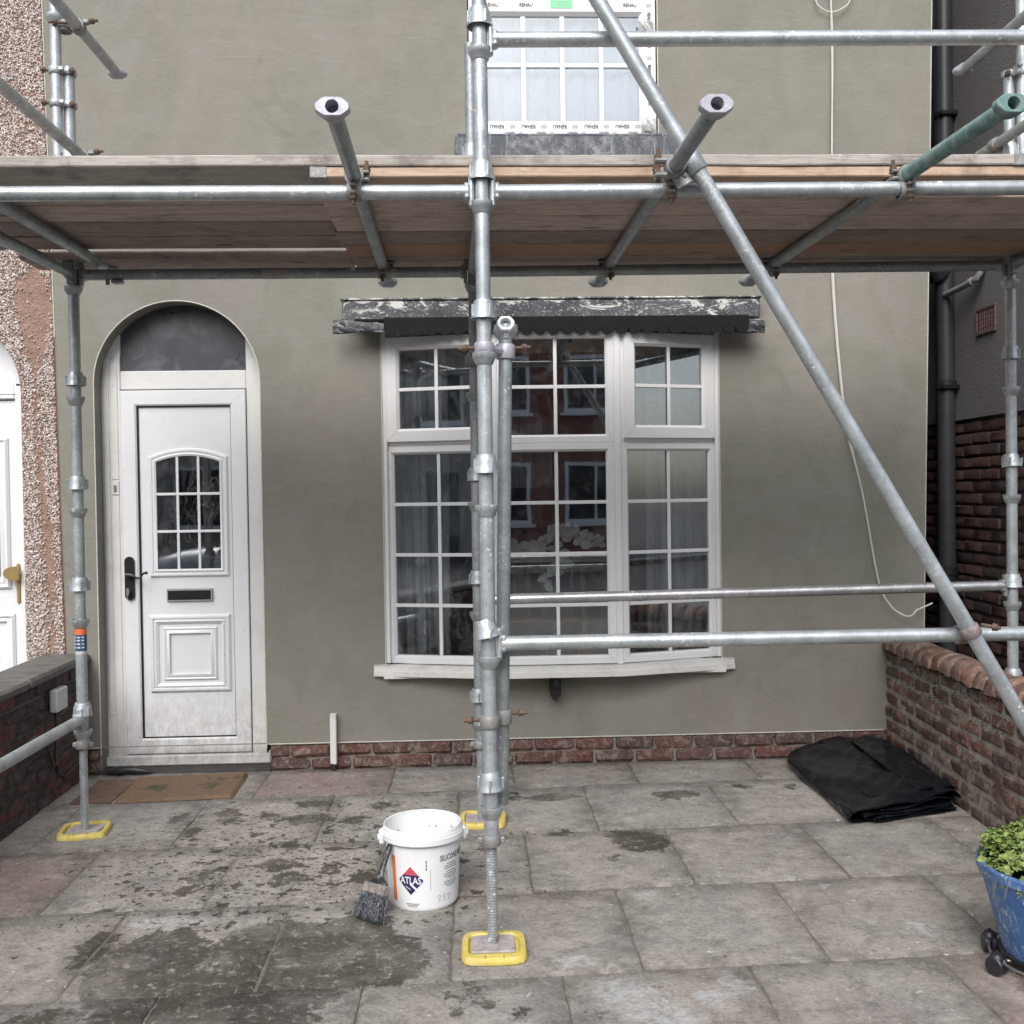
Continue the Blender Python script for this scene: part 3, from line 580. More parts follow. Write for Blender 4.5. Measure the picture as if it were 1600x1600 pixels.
# ---- bay window
BAY = thing('bay_window', None, None); BAY.parent = HOUSE; BAY.location = Vector((.45, 0, .5))-wloc(HOUSE)
PB = [(-.482, .035), (.125, -.125), (.800, -.125), (1.383, .035)]
BZ0, BZ1, TZ = .572, 2.398, 1.80
def facet_M(a, b):
    a = Vector((a[0], a[1], 0)); b = Vector((b[0], b[1], 0)); d = (b-a).normalized()
    return Matrix(((d.x, -d.y, 0, a.x), (d.y, d.x, 0, a.y), (0, 0, 1, 0), (0, 0, 0, 1))), (b-a).length
for fi in range(3):
    M, L = facet_M(PB[fi], PB[fi+1]); sash = fi != 1
    U0, U1 = (.004 if fi == 0 else .018), (L-.004 if fi == 2 else L-.018)
    fr = MB(); P_ = [(0, -.06), (0, 0), (.002, .003), (.030, .003), (.040, -.010), (.040, -.06)]
    wf = .046
    PF = [(0, -.055), (0, .0), (.003, .003), (wf-.012, .003), (wf, -.012), (wf, -.055)]
    fr.ring(rect(U0, U1, BZ0, TZ-.018), PF, M, .0009)
    if sash: fr.ring(rect(U0, U1, TZ-.0178, BZ1), [(0, -.055), (0, 0), (.002, .002), (.03, .002), (.03, -.055)], M, .0009)
    else: fr.ring(rect(U0, U1, TZ-.0178, BZ1), PF, M, .0009)
    obj('frame', fr, UPVC, BAY)
    if sash:
        s_ = MB(); s0, s1 = U0+.014, U1-.016
        s_.ring(rect(s0, s1, 1.803, 2.385), [(0, -.03), (0, .018), (.004, .024), (.060, .024), (.074, .008), (.074, -.03)], M, .0009); obj('sash', s_, UPVC, BAY)
        g0, g1, h0, h1 = s0+.07, s1-.07, 1.873, 2.315
    else: g0, g1, h0, h1 = U0+wf-.003, U1-wf+.003, TZ-.0178+wf-.004, BZ1-wf+.004
    gt = GLASS_L if fi == 0 else GLASS
    yg = -.002 if sash else .016
    p_ = MB(); p_.box(g0, g1, yg+.006, yg+.010, h0, h1, M=M); obj('pane', p_, gt, BAY, smooth=None)
    b0, b1, q0, q1 = U0+wf-.003, U1-wf+.003, BZ0+wf-.003, TZ-.018-wf+.003
    p_ = MB(); p_.box(b0, b1, .022, .026, q0, q1, M=M); obj('pane', p_, gt, BAY, smooth=None)
    def bar(x0, x1, z0, z1, y):
        b_ = MB(); b_.box(x0, x1, y-.002, y+.006, z0, z1, .0015, M=M); obj('glazing_bar', b_, UPVC, BAY)
    um = (g0+g1)/2; hm = (h0+h1)/2
    bar(um-.0095, um+.0095, h0, h1, yg-.004); bar(g0, um-.0096, hm-.0095, hm+.0095, yg-.004); bar(um+.0096, g1, hm-.0095, hm+.0095, yg-.004)
    um = (b0+b1)/2; bar(um-.0095, um+.0095, q0, q1, .012)
    for k in range(1, 4):
        z = q0+(q1-q0)*k/4; bar(b0, um-.0096, z-.0095, z+.0095, .012); bar(um+.0096, b1, z-.0095, z+.0095, .012)
for k in (1, 2):
    m = MB(); x, y = PB[k]; sgn = 1 if k == 1 else -1
    m.lathe([(.026, 0), (.026, BZ1-BZ0+.004)], (x, y+.020, BZ0-.002), (0, 0, 1), 14)
    m.box(x-.018, x+.018, y-.0055, y+.05, BZ0-.004, BZ1+.004, .004); obj('mullion_post', m, UPVC, BAY)
for (a, b) in ((-.4905, -.466), (1.368, 1.3905)): m = MB(); m.box(a, b, .004, .10, BZ0+.004, 2.428, .003); obj('end_post', m, UPVC, BAY)
# sill follows the bay
def bay_poly(out, ext, back=.06):
    pts = [(PB[0][0]-ext, PB[0][1]-out*.9), (PB[1][0], PB[1][1]-out), (PB[2][0], PB[2][1]-out), (PB[3][0]+ext, PB[3][1]-out*.9)]
    return pts
def bay_prism(mb, out, ext, z0, z1, back=.09, drop=0):
    p = bay_poly(out, ext); q = [(p[0][0], back), (p[1][0], back), (p[2][0], back), (p[3][0], back)]
    vs = [(x, y, z0) for x, y in p]+[(x, y, z1-drop) for x, y in p]+[(x, y, z0) for x, y in q]+[(x, y, z1) for x, y in q]
    fs = []
    for i in range(3): fs += [(i, i+1, 5+i, 4+i), (4+i, 5+i, 13+i, 12+i), (8+i, 12+i, 13+i, 9+i), (i, 8+i, 9+i, i+1)]
    fs += [(0, 4, 12, 8), (3, 11, 15, 7)]
    mb.add(vs, fs)
m = MB(); bay_prism(m, .075, .075, .512, .545, -.0005, .004); bay_prism(m, .062, .075, .541, .571, -.0006, .006); sill = obj('sill', m, SILL, BAY)
m = MB(); bay_prism(m, .0, .0, BZ1+.001, 2.452, .12); obj('head_board', m, UPVC, BAY)
m = MB(); m.box(.415, .470, -.13, -.002, .395, .50, .004); m.box(.425, .46, -.16, -.128, .45, .511, .004); m.path([(.4425, -.125, .40), (.4425, -.10, .38), (.4425, -.05, .37), (.4425, -.01, .37)], .014, 8); obj('sill_bracket', m, BLACKM, BAY)

# ---- canopy board with scalloped trim
cn = NT('peeling_black_paint'); pk = cn.noise(9, 8, .8, vec=cn.scale(cn.pos, (.6, 1, 1.3)), dist=.9); zz = cn.n('SeparateXYZ'); cn.l(cn.pos, zz.inputs[0])
top = cn.ramp(cn.math('SUBTRACT', zz.outputs[2], 2.46), [(0, 0), (.10, 1)]); f_ = cn.ramp(cn.math('ADD', pk, cn.math('MULTIPLY', top, .13)), [(.615, 0), (.64, 1)])
c_ = cn.mix(cn.ramp(cn.noise(9, 5), [(.3, 0), (.7, 1)]), (.028, .03, .034), (.085, .09, .10)); c_ = cn.mix(f_, c_, (.58, .57, .54)); c_ = cn.mix(cn.math('MULTIPLY', cn.ramp(cn.noise(90, 3), [(.60, 0), (.64, 1)]), .6), c_, (.42, .42, .42))
PEEL = cn.fin(c_, .6, 0, cn.bump(cn.math('ADD', cn.noise(60, 5), cn.math('MULTIPLY', f_, -1.0)), .5, .004))
CAN = thing('canopy_board', None, None); CAN.parent = HOUSE; CAN.location = Vector((.45, 0, 2.4))-wloc(HOUSE)
m = MB(); m.box(-.690, 1.605, -.085, -.001, 2.462, 2.572, .006); m.box(-.700, 1.615, -.094, -.001, 2.573, 2.583, .003); obj('fascia', m, PEEL, CAN)
m = MB(); sc = []
n_s = 27; xs0, xs1 = -.46, 1.52
pts = [(xs1, 2.465), (xs0, 2.465)]
for k in range(n_s):
    xa = xs0+(xs1-xs0)*k/n_s; xb = xs0+(xs1-xs0)*(k+1)/n_s
    for j in range(9):
        a = PI+PI*j/8; pts.append(((xa+xb)/2+(xb-xa)/2*math.cos(a), 2.408+.040*math.sin(a)))
m.prism(pts, -.165, -.150); obj('scalloped_trim', m, TRIMB, CAN, smooth=None)
m = MB(); m.box(-.62, 1.56, -.15, -.02, 2.446, 2.4615, .004); obj('lead_flashing', m, TRIMB, CAN)
def crumple(x0, x1, z0, z1, y, amp, nx=40, nz=10, seed=1, taper=0):
    r = random.Random(seed); vs = []; fs = []; ph = [r.uniform(0, 6) for _ in range(12)]
    for i in range(nx+1):
        for j in range(nz+1):
            u, v = i/nx, j/nz; x = x0+(x1-x0)*u
            d = sum(math.sin(ph[k]+(3+2.3*k)*u*2+(2+1.7*k)*v*1.5)/(1+.45*k) for k in range(8))*amp
            zz_ = z0+(z1-z0)*v+(u*taper)+.004*math.sin(9*u+ph[3])
            vs.append((x, y+d-.03*v*(1-v), zz_))
    for i in range(nx):
        for j in range(nz): a = i*(nz+1)+j; fs.append((a, a+nz+1, a+nz+2, a+1))
    return vs, fs
lf_n = NT('splashed_lead_sheet'); lf = lf_n.fin(lf_n.mix(lf_n.math('MULTIPLY', lf_n.ramp(lf_n.noise(26, 7, .8, vec=lf_n.scale(lf_n.pos, (.6, 1, 1.4)), dist=.6), [(.52, 0), (.60, 1)]), .8), (.035, .038, .044), (.48, .48, .47)), .55, 0)
for (a, b, sd, tp) in ((-.735, -.40, 3, .01), (1.33, 1.612, 5, -.02)):
    m = MB(); m.add(*crumple(a, b, 2.385, 2.462, -.14, .0035, seed=sd, taper=tp)); o = obj('lead_flap', m, lf, CAN, smooth=60)
    md = o.modifiers.new('s', 'SOLIDIFY'); md.thickness = .006
# ---- upper window
UPW = thing('upper_window', None, None); UPW.parent = HOUSE; UPW.location = Vector((.54, .03, 3.5))-wloc(HOUSE)
m = MB(); UY = .030
MU = Matrix.Translation((0, UY, 0))
m.ring(rect(UX0+.004, UX1-.004, UZ0+.022, 4.262), [(0, -.05), (0, .0), (.004, .006), (.074, .006), (.094, -.012), (.094, -.05)], MU, .0004)
m.ring(rect(UX0+.004, UX1-.004, 4.2625, UZ1), [(0, -.05), (0, .0), (.004, .006), (.074, .006), (.094, -.012), (.094, -.05)], MU, .0004); m.box(UX0-.012, UX1+.004, UY-.028, UY+.03, UZ0-.002, UZ0+.021, .003)
obj('frame', m, UPVC_N, UPW)
m = MB(); m.box(.106, .974, UY+.02, UY+.024, 3.58, 4.17); obj('pane', m, GLASS_U, UPW, smooth=None)
m = MB(); m.box(.106, .974, UY+.02, UY+.024, 4.35, 4.71); obj('pane', m, GLASS_U, UPW, smooth=None)
for x in (.322, .540, .758): m = MB(); m.box(x-.014, x+.014, UY+.010, UY+.018, 3.585, 4.168, .003); obj('glazing_bar', m, UPVC_N, UPW)
for (xa, xb) in ((.106, .3075), (.3365, .5255), (.5545, .7435), (.7725, .974)): m = MB(); m.box(xa, xb, UY+.010, UY+.018, 3.884, 3.910, .003); obj('glazing_bar', m, UPVC_N, UPW)
us = NT('plaster_splashed_slate'); k_ = us.math('MAXIMUM', us.ramp(us.noise(30, 6, .8, vec=us.scale(us.pos, (1.5, 1, .12)), dist=.3), [(.55, 0), (.64, 1)]), us.ramp(us.noise(7, 7, .8), [(.50, 0), (.62, 1)])); c_ = us.mix(us.math('MULTIPLY', k_, .6), (.075, .085, .10), (.36, .365, .36))
m = MB(); m.box(-.066, 1.146, -.055, .03, 3.355, 3.472, .006); m.box(-.05, 1.13, -.045, .05, 3.4725, 3.49, .004); obj('stone_sill', m, us.fin(c_, .7, 0, us.bump(us.noise(50, 5), .4, .004)), UPW)
INK = plain('dark_print_ink', (.05, .05, .052), .6, 0, .1); INK_G = plain('pale_print_ink', (.45, .46, .46), .6, 0, .1)
def text_mesh(s, size, extrude=.0006, shear=0):
    cu = bpy.data.curves.new('lettering', 'FONT'); cu.body = s; cu.size = size; cu.extrude = extrude; cu.align_x = 'CENTER'; cu.align_y = 'CENTER'; cu.resolution_u = 2; cu.shear = shear
    cu.offset = size*.02
    o = bpy.data.objects.new('lettering', cu); COL.objects.link(o); bpy.context.view_layer.update()
    me = bpy.data.meshes.new_from_object(o.evaluated_get(bpy.context.evaluated_depsgraph_get()))
    bpy.data.objects.remove(o)
    return [v.co.copy() for v in me.vertices], [tuple(p.vertices) for p in me.polygons]
tv, tf = text_mesh('REHAU', .030, .0004)
def film(x, z, rot, sc=1.0, y=UY-.0075):
    m = MB(); c, s = math.cos(rot), math.sin(rot); m.add([(x+(v.x*c*.82-v.y*s)*sc, y-v.z, z+(v.x*s*.82+v.y*c)*sc) for v in tv], tf); obj('film_lettering', m, INK, UPW, smooth=None)
    m = MB(); a = x+(.085 if abs(rot) > 2 else 0)*sc; b_ = z+(.085 if abs(rot) < 2 else 0)*sc
    m.box(a-.016*sc, a+.016*sc, y-.0003, y+.0003, b_-.010*sc, b_+.010*sc); obj('film_mark', m, INK_G, UPW, smooth=None)
for x in (.17, .345, .52, .695, .87): film(x, 3.552, PI)
for x in (.08, .26, .435, .61, .785, .95): film(x-.02, 3.516, PI, .72)
for z in (3.70, 3.86, 4.02, 4.15): film(1.025, z, -PI/2, .85)
for z in (3.65, 3.80, 3.97): film(.058, z, -PI/2, .85)
for x in (.15, .34, .74, .92): film(x, 4.222, 0, .95)
for x in (.2, .45, .80): film(x, 4.29, 0, .95)
m = MB(); m.box(.475, .60, UY-.0078, UY-.0068, 4.205, 4.25); obj('film_tag', m, plain('green_tag', (.25, .62, .35), .6), UPW, smooth=None)
for (x, z, sd) in ((1.01, 4.10, 3), (1.02, 3.555, 8)):
    m = MB(); m.add(*crumple(x-.045, x+.035, z-.035, z+.04, UY-.018, .006, 14, 14, sd)); obj('peeled_film', m, plain('wrinkled_film', (.62, .62, .61), .35, 0, .4, 60), UPW, smooth=60)
# ---- rooms behind the glass
RM = plain('dim_room_wall', (.30, .305, .31), .9, 0, .1); FLM = plain('dim_room_floor', (.10, .075, .055), .8)
m = MB(); m.box(-.60, 1.42, 3.4, 3.45, .3, 2.6); m.box(-.65, -.60, .14, 3.45, .3, 2.6); m.box(1.42, 1.47, .43, 3.45, .3, 2.6); m.box(-.65, 1.47, .14, 3.45, 2.6, 2.615); obj('room_wall', m, RM, HOUSE, smooth=None)
m = MB(); m.box(-.65, 1.47, .31, 3.45, .22, .298); obj('room_floor', m, FLM, HOUSE, smooth=None)
m = MB(); m.box(-.5, 1.4, -.06, .30, .50, .53); obj('inner_sill', m, UPVC, HOUSE)
m = MB(); m.box(-.1, 1.2, 2.2, 2.25, 3.3, 5.0); m.box(-.15, -.1, .43, 2.25, 3.3, 5); m.box(1.2, 1.25, .43, 2.25, 3.3, 5); m.box(-.1, 1.2, .43, 2.2, 3.28, 3.3); m.box(-.1, 1.2, .43, 2.2, 4.99, 5.02); obj('bedroom_wall', m, RM, HOUSE, smooth=None)
def curtain(name, label, x0, x1, z0, z1, y, mat, amp=.03, per=.09, seed=0):
    r = random.Random(seed); n = int((x1-x0)/.006); vs = []; fs = []; ph = r.uniform(0, 6); K = 6
    for i in range(n+1):
        x = x0+(x1-x0)*i/n
        for j in range(K+1):
            v = j/K; a = amp*(.55+.45*(1-v))
            vs.append((x+.006*math.sin(5*v+ph), y+a*math.sin(2*PI*x/per+ph+.8*math.sin(x*11+v*1.3))+.4*a*math.sin(2*PI*x/(per*.43)+v), z0+(z1-z0)*v))
    for i in range(n):
        for j in range(K): a = i*(K+1)+j; fs.append((a, a+K+1, a+K+2, a+1))
    m = MB(); m.add(vs, fs); o = obj(name, m, mat, None, label, 'curtain', None, org=((x0+x1)/2, y, z0), smooth=80)
    o.modifiers.new('s', 'SOLIDIFY').thickness = .002
    return o
CUR = plain('grey_curtain_fabric', (.56, .59, .61), .9, 0, .1, 20); VOILE = plain('white_voile', (.90, .92, .94), .9, 0, .05, 12); CURP = plain('silver_curtain_trim', (.55, .56, .57), .7, 0, .3, 60, .5, 120)
curtain('curtain', 'grey pleated curtain behind right panes of the bay window', 1.06, 1.37, .54, 2.55, .20, CUR, .028, .085, 2)
curtain('curtain', 'grey curtain behind smeared left panes of the bay window', -.44, -.20, .54, 2.55, .18, CUR, .026, .08, 4)
curtain('curtain', 'narrow pale curtain edge inside the right bay pane', 1.00, 1.052, .54, 2.55, .17, CURP, .012, .05, 5)
curtain('curtain', 'narrow pale curtain edge inside the left bay panes', -.19, -.13, .54, 2.55, .17, CURP, .012, .05, 6)
curtain('net_curtain', 'white net curtain hanging behind the upstairs window', .07, 1.02, 3.50, 4.85, .105, VOILE, .012, .12, 7)
curtain('net_curtain', 'short white net panel deep in the room behind the bay', .20, .56, 1.55, 2.05, 1.35, VOILE, .02, .07, 9)
# chair and table seen through the glass
WOODC = m_wood('orange_chair_wood', (.34, .17, .07), (.44, .24, .11), (.18, .08, .035), .5, .1)
CH = thing('wooden_chair', 'orange wooden slat back chair inside behind bay window', 'chair', (.45, .75, .298))
m = MB(); m.box(.16, .72, .70, .735, 1.06, 1.15, .008); obj('top_rail', m, WOODC, CH)
for x in (.17, .255, .345, .435, .525, .615, .69): m = MB(); m.box(x-.012, x+.012, .708, .728, .74, 1.058, .004); obj('slat', m, WOODC, CH)
m = MB(); m.box(.16, .72, .69, 1.1, .70, .74, .008); obj('seat', m, WOODC, CH)
for x in (.18, .70):
    for y in (.71, 1.07): m = MB(); m.box(x-.018, x+.018, y-.018, y+.018, .298, .70, .004); obj('leg', m, WOODC, CH)
LEAFW = plain('pale_sage_leaf', (.74, .80, .76), .6, 0, .15, 20)
GL = thing('leaf_garland', 'pale sage leaf garland arched inside the middle bay panes', 'garland', (.5, .1, .535))
spine = []
for k in range(30):
    t_ = k/29; x = .245+.45*t_; z = 1.205+.075*math.sin(PI*min(1, max(0, (t_-.30)/.7))*.9)-.02*math.sin(t_*9)
    spine.append((x, .09, z))
m = MB(); m.path(spine, .004, 6); obj('stem', m, plain('garland_stem', (.16, .15, .10), .8), GL)
st2_ = [(.46+.05*math.sin(k*.5), .085, 1.20-.022*k) for k in range(11)]
m = MB(); m.path(st2_, .004, 6); obj('stem', m, plain('garland_stem_b', (.16, .15, .10), .8), GL)
m = MB(); m.path([(.46, .085, .98), (.455, .085, .80), (.45, .085, .56)], .005, 6); m.lathe([(.05, 0), (.06, .06), (.045, .09)], (.45, .085, .532), (0, 0, 1), 16); obj('stand', m, plain('garland_stand', (.2, .2, .19), .6), GL)
lfm = []
for k in range(3):
    mm_ = MB(); w_ = .016+.006*k; vs = []; nseg = 6
    for i in range(nseg+1):
        t_ = i/nseg; hw = w_*math.sin(PI*(t_*.94+.03))**.7; vs += [(-hw, .004*math.sin(3*t_), .062*t_), (0, -.004, .062*t_), (hw, .004*math.sin(3*t_), .062*t_)]
    fs = []
    for i in range(nseg): fs += [(3*i, 3*i+1, 3*i+4, 3*i+3), (3*i+1, 3*i+2, 3*i+5, 3*i+4)]
    mm_.add(vs, fs); lfm.append(mesh_of(mm_, 'leaf', LEAFW, smooth=80))
for (pt, cnt) in [(spine[i], 3 if i > 12 else 2) for i in range(0, 30)]+[(p, 2) for p in st2_]:
    for _ in range(cnt): inst('leaf', random.choice(lfm), (pt[0]+random.uniform(-.01, .01), pt[1]-random.uniform(0, .02), pt[2]), (random.uniform(-.5, .5), random.uniform(-2.6, 2.6), random.uniform(-.6, .6)), GL)
# ================================================================== left neighbour with pebbledash
LN = thing('pebbledashed_house', 'neighbouring pebbledashed house with worn brown patches and white arched door', 'house', (-3, .3, 0))
NX, NR, NS = -2.90, .445, 2.10          # neighbour's arch: right edge at x=-2.455
bare = NT('bare_brown_scratch_coat'); c_ = bare.mix(bare.ramp(bare.noise(12, 6, .7), [(.3, 0), (.7, 1)]), (.24, .155, .12), (.40, .265, .21)); BARE = bare.fin(c_, .95, 0, bare.bump(bare.math('ADD', bare.noise(35, 6, .7), bare.noise(120, 4)), .9, .012))
m = MB(); NA = [(NX+NR*math.cos(PI*k/24), NS+NR*math.sin(PI*k/24)) for k in range(25)]
rx = lambda z: ledge(z)-.006
m.add([(NX+NR, .004, -.1), (rx(0), .004, -.1), (rx(NS), .004, NS), (NX+NR, .004, NS)], [(0, 1, 2, 3)])
m.add([(NX+NR, .004, NS), (rx(NS), .004, NS), (rx(5.6), .004, 5.6), (NX+NR, .004, 5.6)], [(0, 1, 2, 3)])
for k in range(24): m.add([(NA[k+1][0], .004, NA[k+1][1]), (NA[k][0], .004, NA[k][1]), (NA[k][0], .004, 5.6), (NA[k+1][0], .004, 5.6)], [(0, 1, 2, 3)]); m.add([(NA[k][0], .004, NA[k][1]), (NA[k+1][0], .004, NA[k+1][1]), (NA[k+1][0], .13, NA[k+1][1]), (NA[k][0], .13, NA[k][1])], [(0, 1, 2, 3)])
m.add([(-4.6, .004, -.1), (NX-NR, .004, -.1), (NX-NR, .004, 5.6), (-4.6, .004, 5.6)], [(0, 1, 2, 3)])
m.add([(NX+NR, .004, -.1), (NX+NR, .004, NS), (NX+NR, .13, NS), (NX+NR, .13, -.1)], [(0, 1, 2, 3)])
m.add([(rx(0), .004, -.1), (rx(5.6), .004, 5.6), (rx(5.6), .1, 5.6), (rx(0), .1, -.1)], [(0, 1, 2, 3)])
obj('wall', m, BARE, LN, smooth=None)
# chips: real little stones, in one mesh with colours of their own
def fbm(x, z, s):
    return (math.sin(x*s*1.3+z*s*.7+1.1)+math.sin(x*s*2.9-z*s*1.9+4.2)*.6+math.sin(x*s*5.3+z*s*4.1+.3)*.4+math.sin(-x*s*9.7+z*s*7.7)*.25)/2.25
N = 62000; cv = []; cf = []; cc = []
pal = np.array([(.72, .66, .62), (.60, .54, .50), (.50, .42, .385), (.74, .69, .65), (.44, .365, .335), (.62, .52, .465), (.34, .29, .27)])
cnt = 0
for _ in range(N):
    x = random.uniform(-3.0, -2.23); z = random.uniform(.45, 4.7)
    if x > rx(z)-.004: continue
    if z > NS and (x-NX)**2+(z-NS)**2 < (NR+.004)**2: continue
    if z <= NS and x < NX+NR+.004: continue
    worn = 0
    mid = -2.345+.03*math.sin(z*2.1); wdt = .062+.05*fbm(.3, z, 2.2)
    if z < 3.02:
        worn = 1-abs(x-mid)/max(.008, wdt*(1.0 if z > 1.6 else .85)) 
        if 2.25 < z < 2.75: worn += .55*(1-abs(z-2.55)/.3)+.3
    worn += .45*fbm(x, z, 9)
    if 2.98 < z < 3.38 and x < -2.33-(z-2.98)*.55: worn = 2
    if random.random() < min(.97, max(0, worn*1.25)): continue
    s = random.uniform(.0042, .0082); a = random.uniform(0, PI); b_ = len(cv)
    ca, sa = math.cos(a), math.sin(a); e = random.uniform(.55, 1.0); hh = s*random.uniform(.5, .95)
    tx, tz = random.uniform(-.4, .4)*s, random.uniform(-.4, .4)*s
    for (u, v) in ((1, .2), (.3, 1), (-.9, .6), (-.8, -.7), (.35, -1)):
        px, pz = u*s, v*s*e; cv.append((x+px*ca-pz*sa, .006, z+px*sa+pz*ca))
    for (u, v) in ((.55, .1), (.1, .55), (-.5, .3), (-.4, -.4), (.2, -.55)):
        px, pz = u*s, v*s*e; cv.append((x+px*ca-pz*sa+tx, .002-hh-random.uniform(0, .003), z+px*sa+pz*ca+tz))
    cf.append((b_+5, b_+6, b_+7, b_+8, b_+9))
    for i in range(5): j = (i+1) % 5; cf.append((b_+i, b_+j, b_+5+j, b_+5+i))
    c = pal[random.randrange(len(pal))]*random.uniform(.85, 1.15); cc += [c]*10
mch = MB(); mch.v = cv; mch.f = cf
cm = NT('pebble_chips'); at = cm.n('VertexColor'); at.layer_name = 'Col'; CHIPS = cm.fin(at.outputs[0], .7, 0)
o = obj('pebble_chips', mch, CHIPS, LN, kind='stuff', smooth=None)
ca_ = o.data.color_attributes.new('Col', 'FLOAT_COLOR', 'POINT')
if len(o.data.vertices) == len(cc): ca_.data.foreach_set('color', np.concatenate([np.array(cc), np.ones((len(cc), 1))], 1).astype(np.float32).ravel())
# neighbour's door
m = MB(); m.box(NX+NR-.075, NX+NR-.002, .10, .17, 0, 2.10, .004); m.box(-3.34, NX+NR-.076, .10, .17, 2.075, 2.165, .006); m.box(-3.34, NX+NR-.0765, .096, .16, 2.10, 2.115, .003)
m.ring([(NX+(NR-.002)*math.cos(a), NS+(NR-.002)*math.sin(a)) for a in np.linspace(0, PI, 26)], [(0, -.17), (0, -.102), (.06, -.102), (.06, -.17)])
obj('door_frame', m, UPVC_N, LN)
m = MB(); m.prism([(NX+.40*math.cos(a), NS+.06+.34*math.sin(a)) for a in np.linspace(0, PI, 20)], .13, .14); obj('fanlight_panel', m, UPVC_N, LN, smooth=None)
m = MB(); m.box(-3.34, NX+NR-.077, .12, .17, .05, 2.07, .003); nd = obj('front_door', m, UPVC_N, LN)
m = MB(); m.ring(rect(-3.25, -2.578, 1.02, 1.86), [(0, -.121), (0, -.112), (.012, -.10), (.025, -.11), (.04, -.103), (.05, -.121)]); m.ring(rect(-3.25, -2.560, .20, .88), [(0, -.121), (0, -.112), (.012, -.10), (.025, -.11), (.04, -.103), (.05, -.121)]); obj('panel_moulding', m, UPVC_N, nd)
m = MB(); m.box(-3.19, -2.637, .113, .1195, 1.09, 1.80); obj('pane', m, GLASS_DOOR, nd, smooth=None)
m = MB(); m.box(-2.545, -2.511, .095, .119, .93, 1.165, .012); hp = obj('handle_plate', m, BRASS, nd)
m = MB(); m.prism([(-2.53+.055*math.cos(a)-.012, 1.108+.038*math.sin(a)) for a in np.linspace(PI/2, 3*PI/2, 14)]+[(-2.515, 1.07), (-2.515, 1.146)], .058, .074); m.tube((-2.525, .095, 1.108), (-2.525, .06, 1.108), .012, 10); obj('door_handle', m, BRASS, nd)
m = MB(); m.box(-4.5, -2.30, .18, .42, -.1, 5.5); obj('brickwork_core', m, MORTAR_L, LN, smooth=None)
m = MB(); m.path([(ledge(z)-.002, .0, z) for z in (.62, 1.2, 2.0, 2.4)], .006, 6); obj('raw_brick_edge', m, plain('red_brick_edge', (.17, .075, .055), .9, 0, .4, 30), LN)

# ================================================================== garden walls
bm_l = brick_meshes(.212, .064, .10, BRICK_L, 6, .010, .005); bm_r = brick_meshes(.212, .067, .10, BRICK_R, 8, .013, .006)
LWALL = thing('garden_wall', 'sooty dark brick garden wall with flat concrete coping left of the door', 'wall', (-2.2, -1.5, 0))
lw0, lw1 = Vector((-2.045, -4.0, 0)), Vector((-2.128, -.004, 0)); ld = (lw1-lw0).normalized(); ln_ = Vector((ld.y, -ld.x, 0))
def slabwall(mb, a, b, t0, t1, z0, z1, bev=.0):
    d = (b-a).normalized(); n_ = Vector((d.y, -d.x, 0))
    Mx = Matrix(((d.x, n_.x, 0, a.x), (d.y, n_.y, 0, a.y), (0, 0, 1, 0), (0, 0, 0, 1)))
    mb.box(0, (b-a).length, t0, t1, z0, z1, bev, M=Mx)
m = MB(); slabwall(m, lw0, lw1, -.20, -.012, -.1, .62); obj('mortar_core', m, MORTAR_L, LWALL, smooth=None)
a_ = lw0-ln_*.054
lay(LWALL, bm_l, (a_.x, a_.y, 0), (ld.x, ld.y, 0), (lw1-lw0).length, -.012, 9, .212, .062, .009, (ln_.x, ln_.y))
m = MB()
for k in range(5):
    s0 = (lw1-lw0).length*k/5; slabwall(m, lw0+ld*(s0+.003), lw0+ld*((lw1-lw0).length*(k+1)/5-.003), -.24, .022, .622, .668, .012)
m.v = [(x, y, z+.006*math.sin(9*y)+random.uniform(-.002, .002)) for x, y, z in m.v]; obj('coping', m, CONC, LWALL)
m = MB(); slabwall(m, lw1-ld*.545, lw1-ld*.405, .004, .045, .452, .565, .006); 
JB = obj('junction_box', m, GREYBOX, None, 'pale grey junction box fixed to the dark garden wall', 'junction box', org=(-2.10, -.47, .45))
m = MB(); q = lambda s, z, o_=.012: tuple(lw1-ld*s+ln_*o_+Vector((0, 0, z)))
m.path([q(.475, .45), q(.48, .38), q(.485, .30), q(.50, .22), q(.47, .13), q(.38, .09), q(.25, .11), q(.10, .12), q(.02, .10)], .006, 8)
m.path([q(.46, .45), q(.44, .425), q(.40, .42), q(.36, .435), q(.33, .45)], .004, 8)
m.path([q(1.0, .33), q(.85, .375), q(.75, .385), q(.66, .36), q(.60, .30), q(.56, .23), q(.54, .19), q(.50, .185), q(.485, .22), q(.50, .25)], .006, 8)
obj('black_cable', m, BLACK, None, 'thin black cable looping down the dark garden wall from the junction box', 'cable', org=(-2.09, -.5, .1))
RWALL = thing('garden_wall', 'mossy red brick garden wall with rounded brick coping beside the black sheet', 'wall', (2.3, -1.5, 0))
rw0, rw1 = Vector((2.325, .02, 0)), Vector((2.10, -4.0, 0)); rd = (rw1-rw0).normalized(); rn = Vector((rd.y, -rd.x, 0))
if rn.x > 0: rn = -rn
m = MB(); d_ = rd; Mx = Matrix(((d_.x, rn.x, 0, rw0.x), (d_.y, rn.y, 0, rw0.y), (0, 0, 1, 0), (0, 0, 0, 1)))
m.box(0, 4.0, -.125, -.0105, -.1, .606, M=Mx); obj('mortar_core', m, MORTAR_R, RWALL, smooth=None)
a_ = rw0-rn*.054
lay(RWALL, bm_r, (a_.x, a_.y, 0), (rd.x, rd.y, 0), 4.0, -.012, 8, .212, .066, .0115, (rn.x, rn.y))
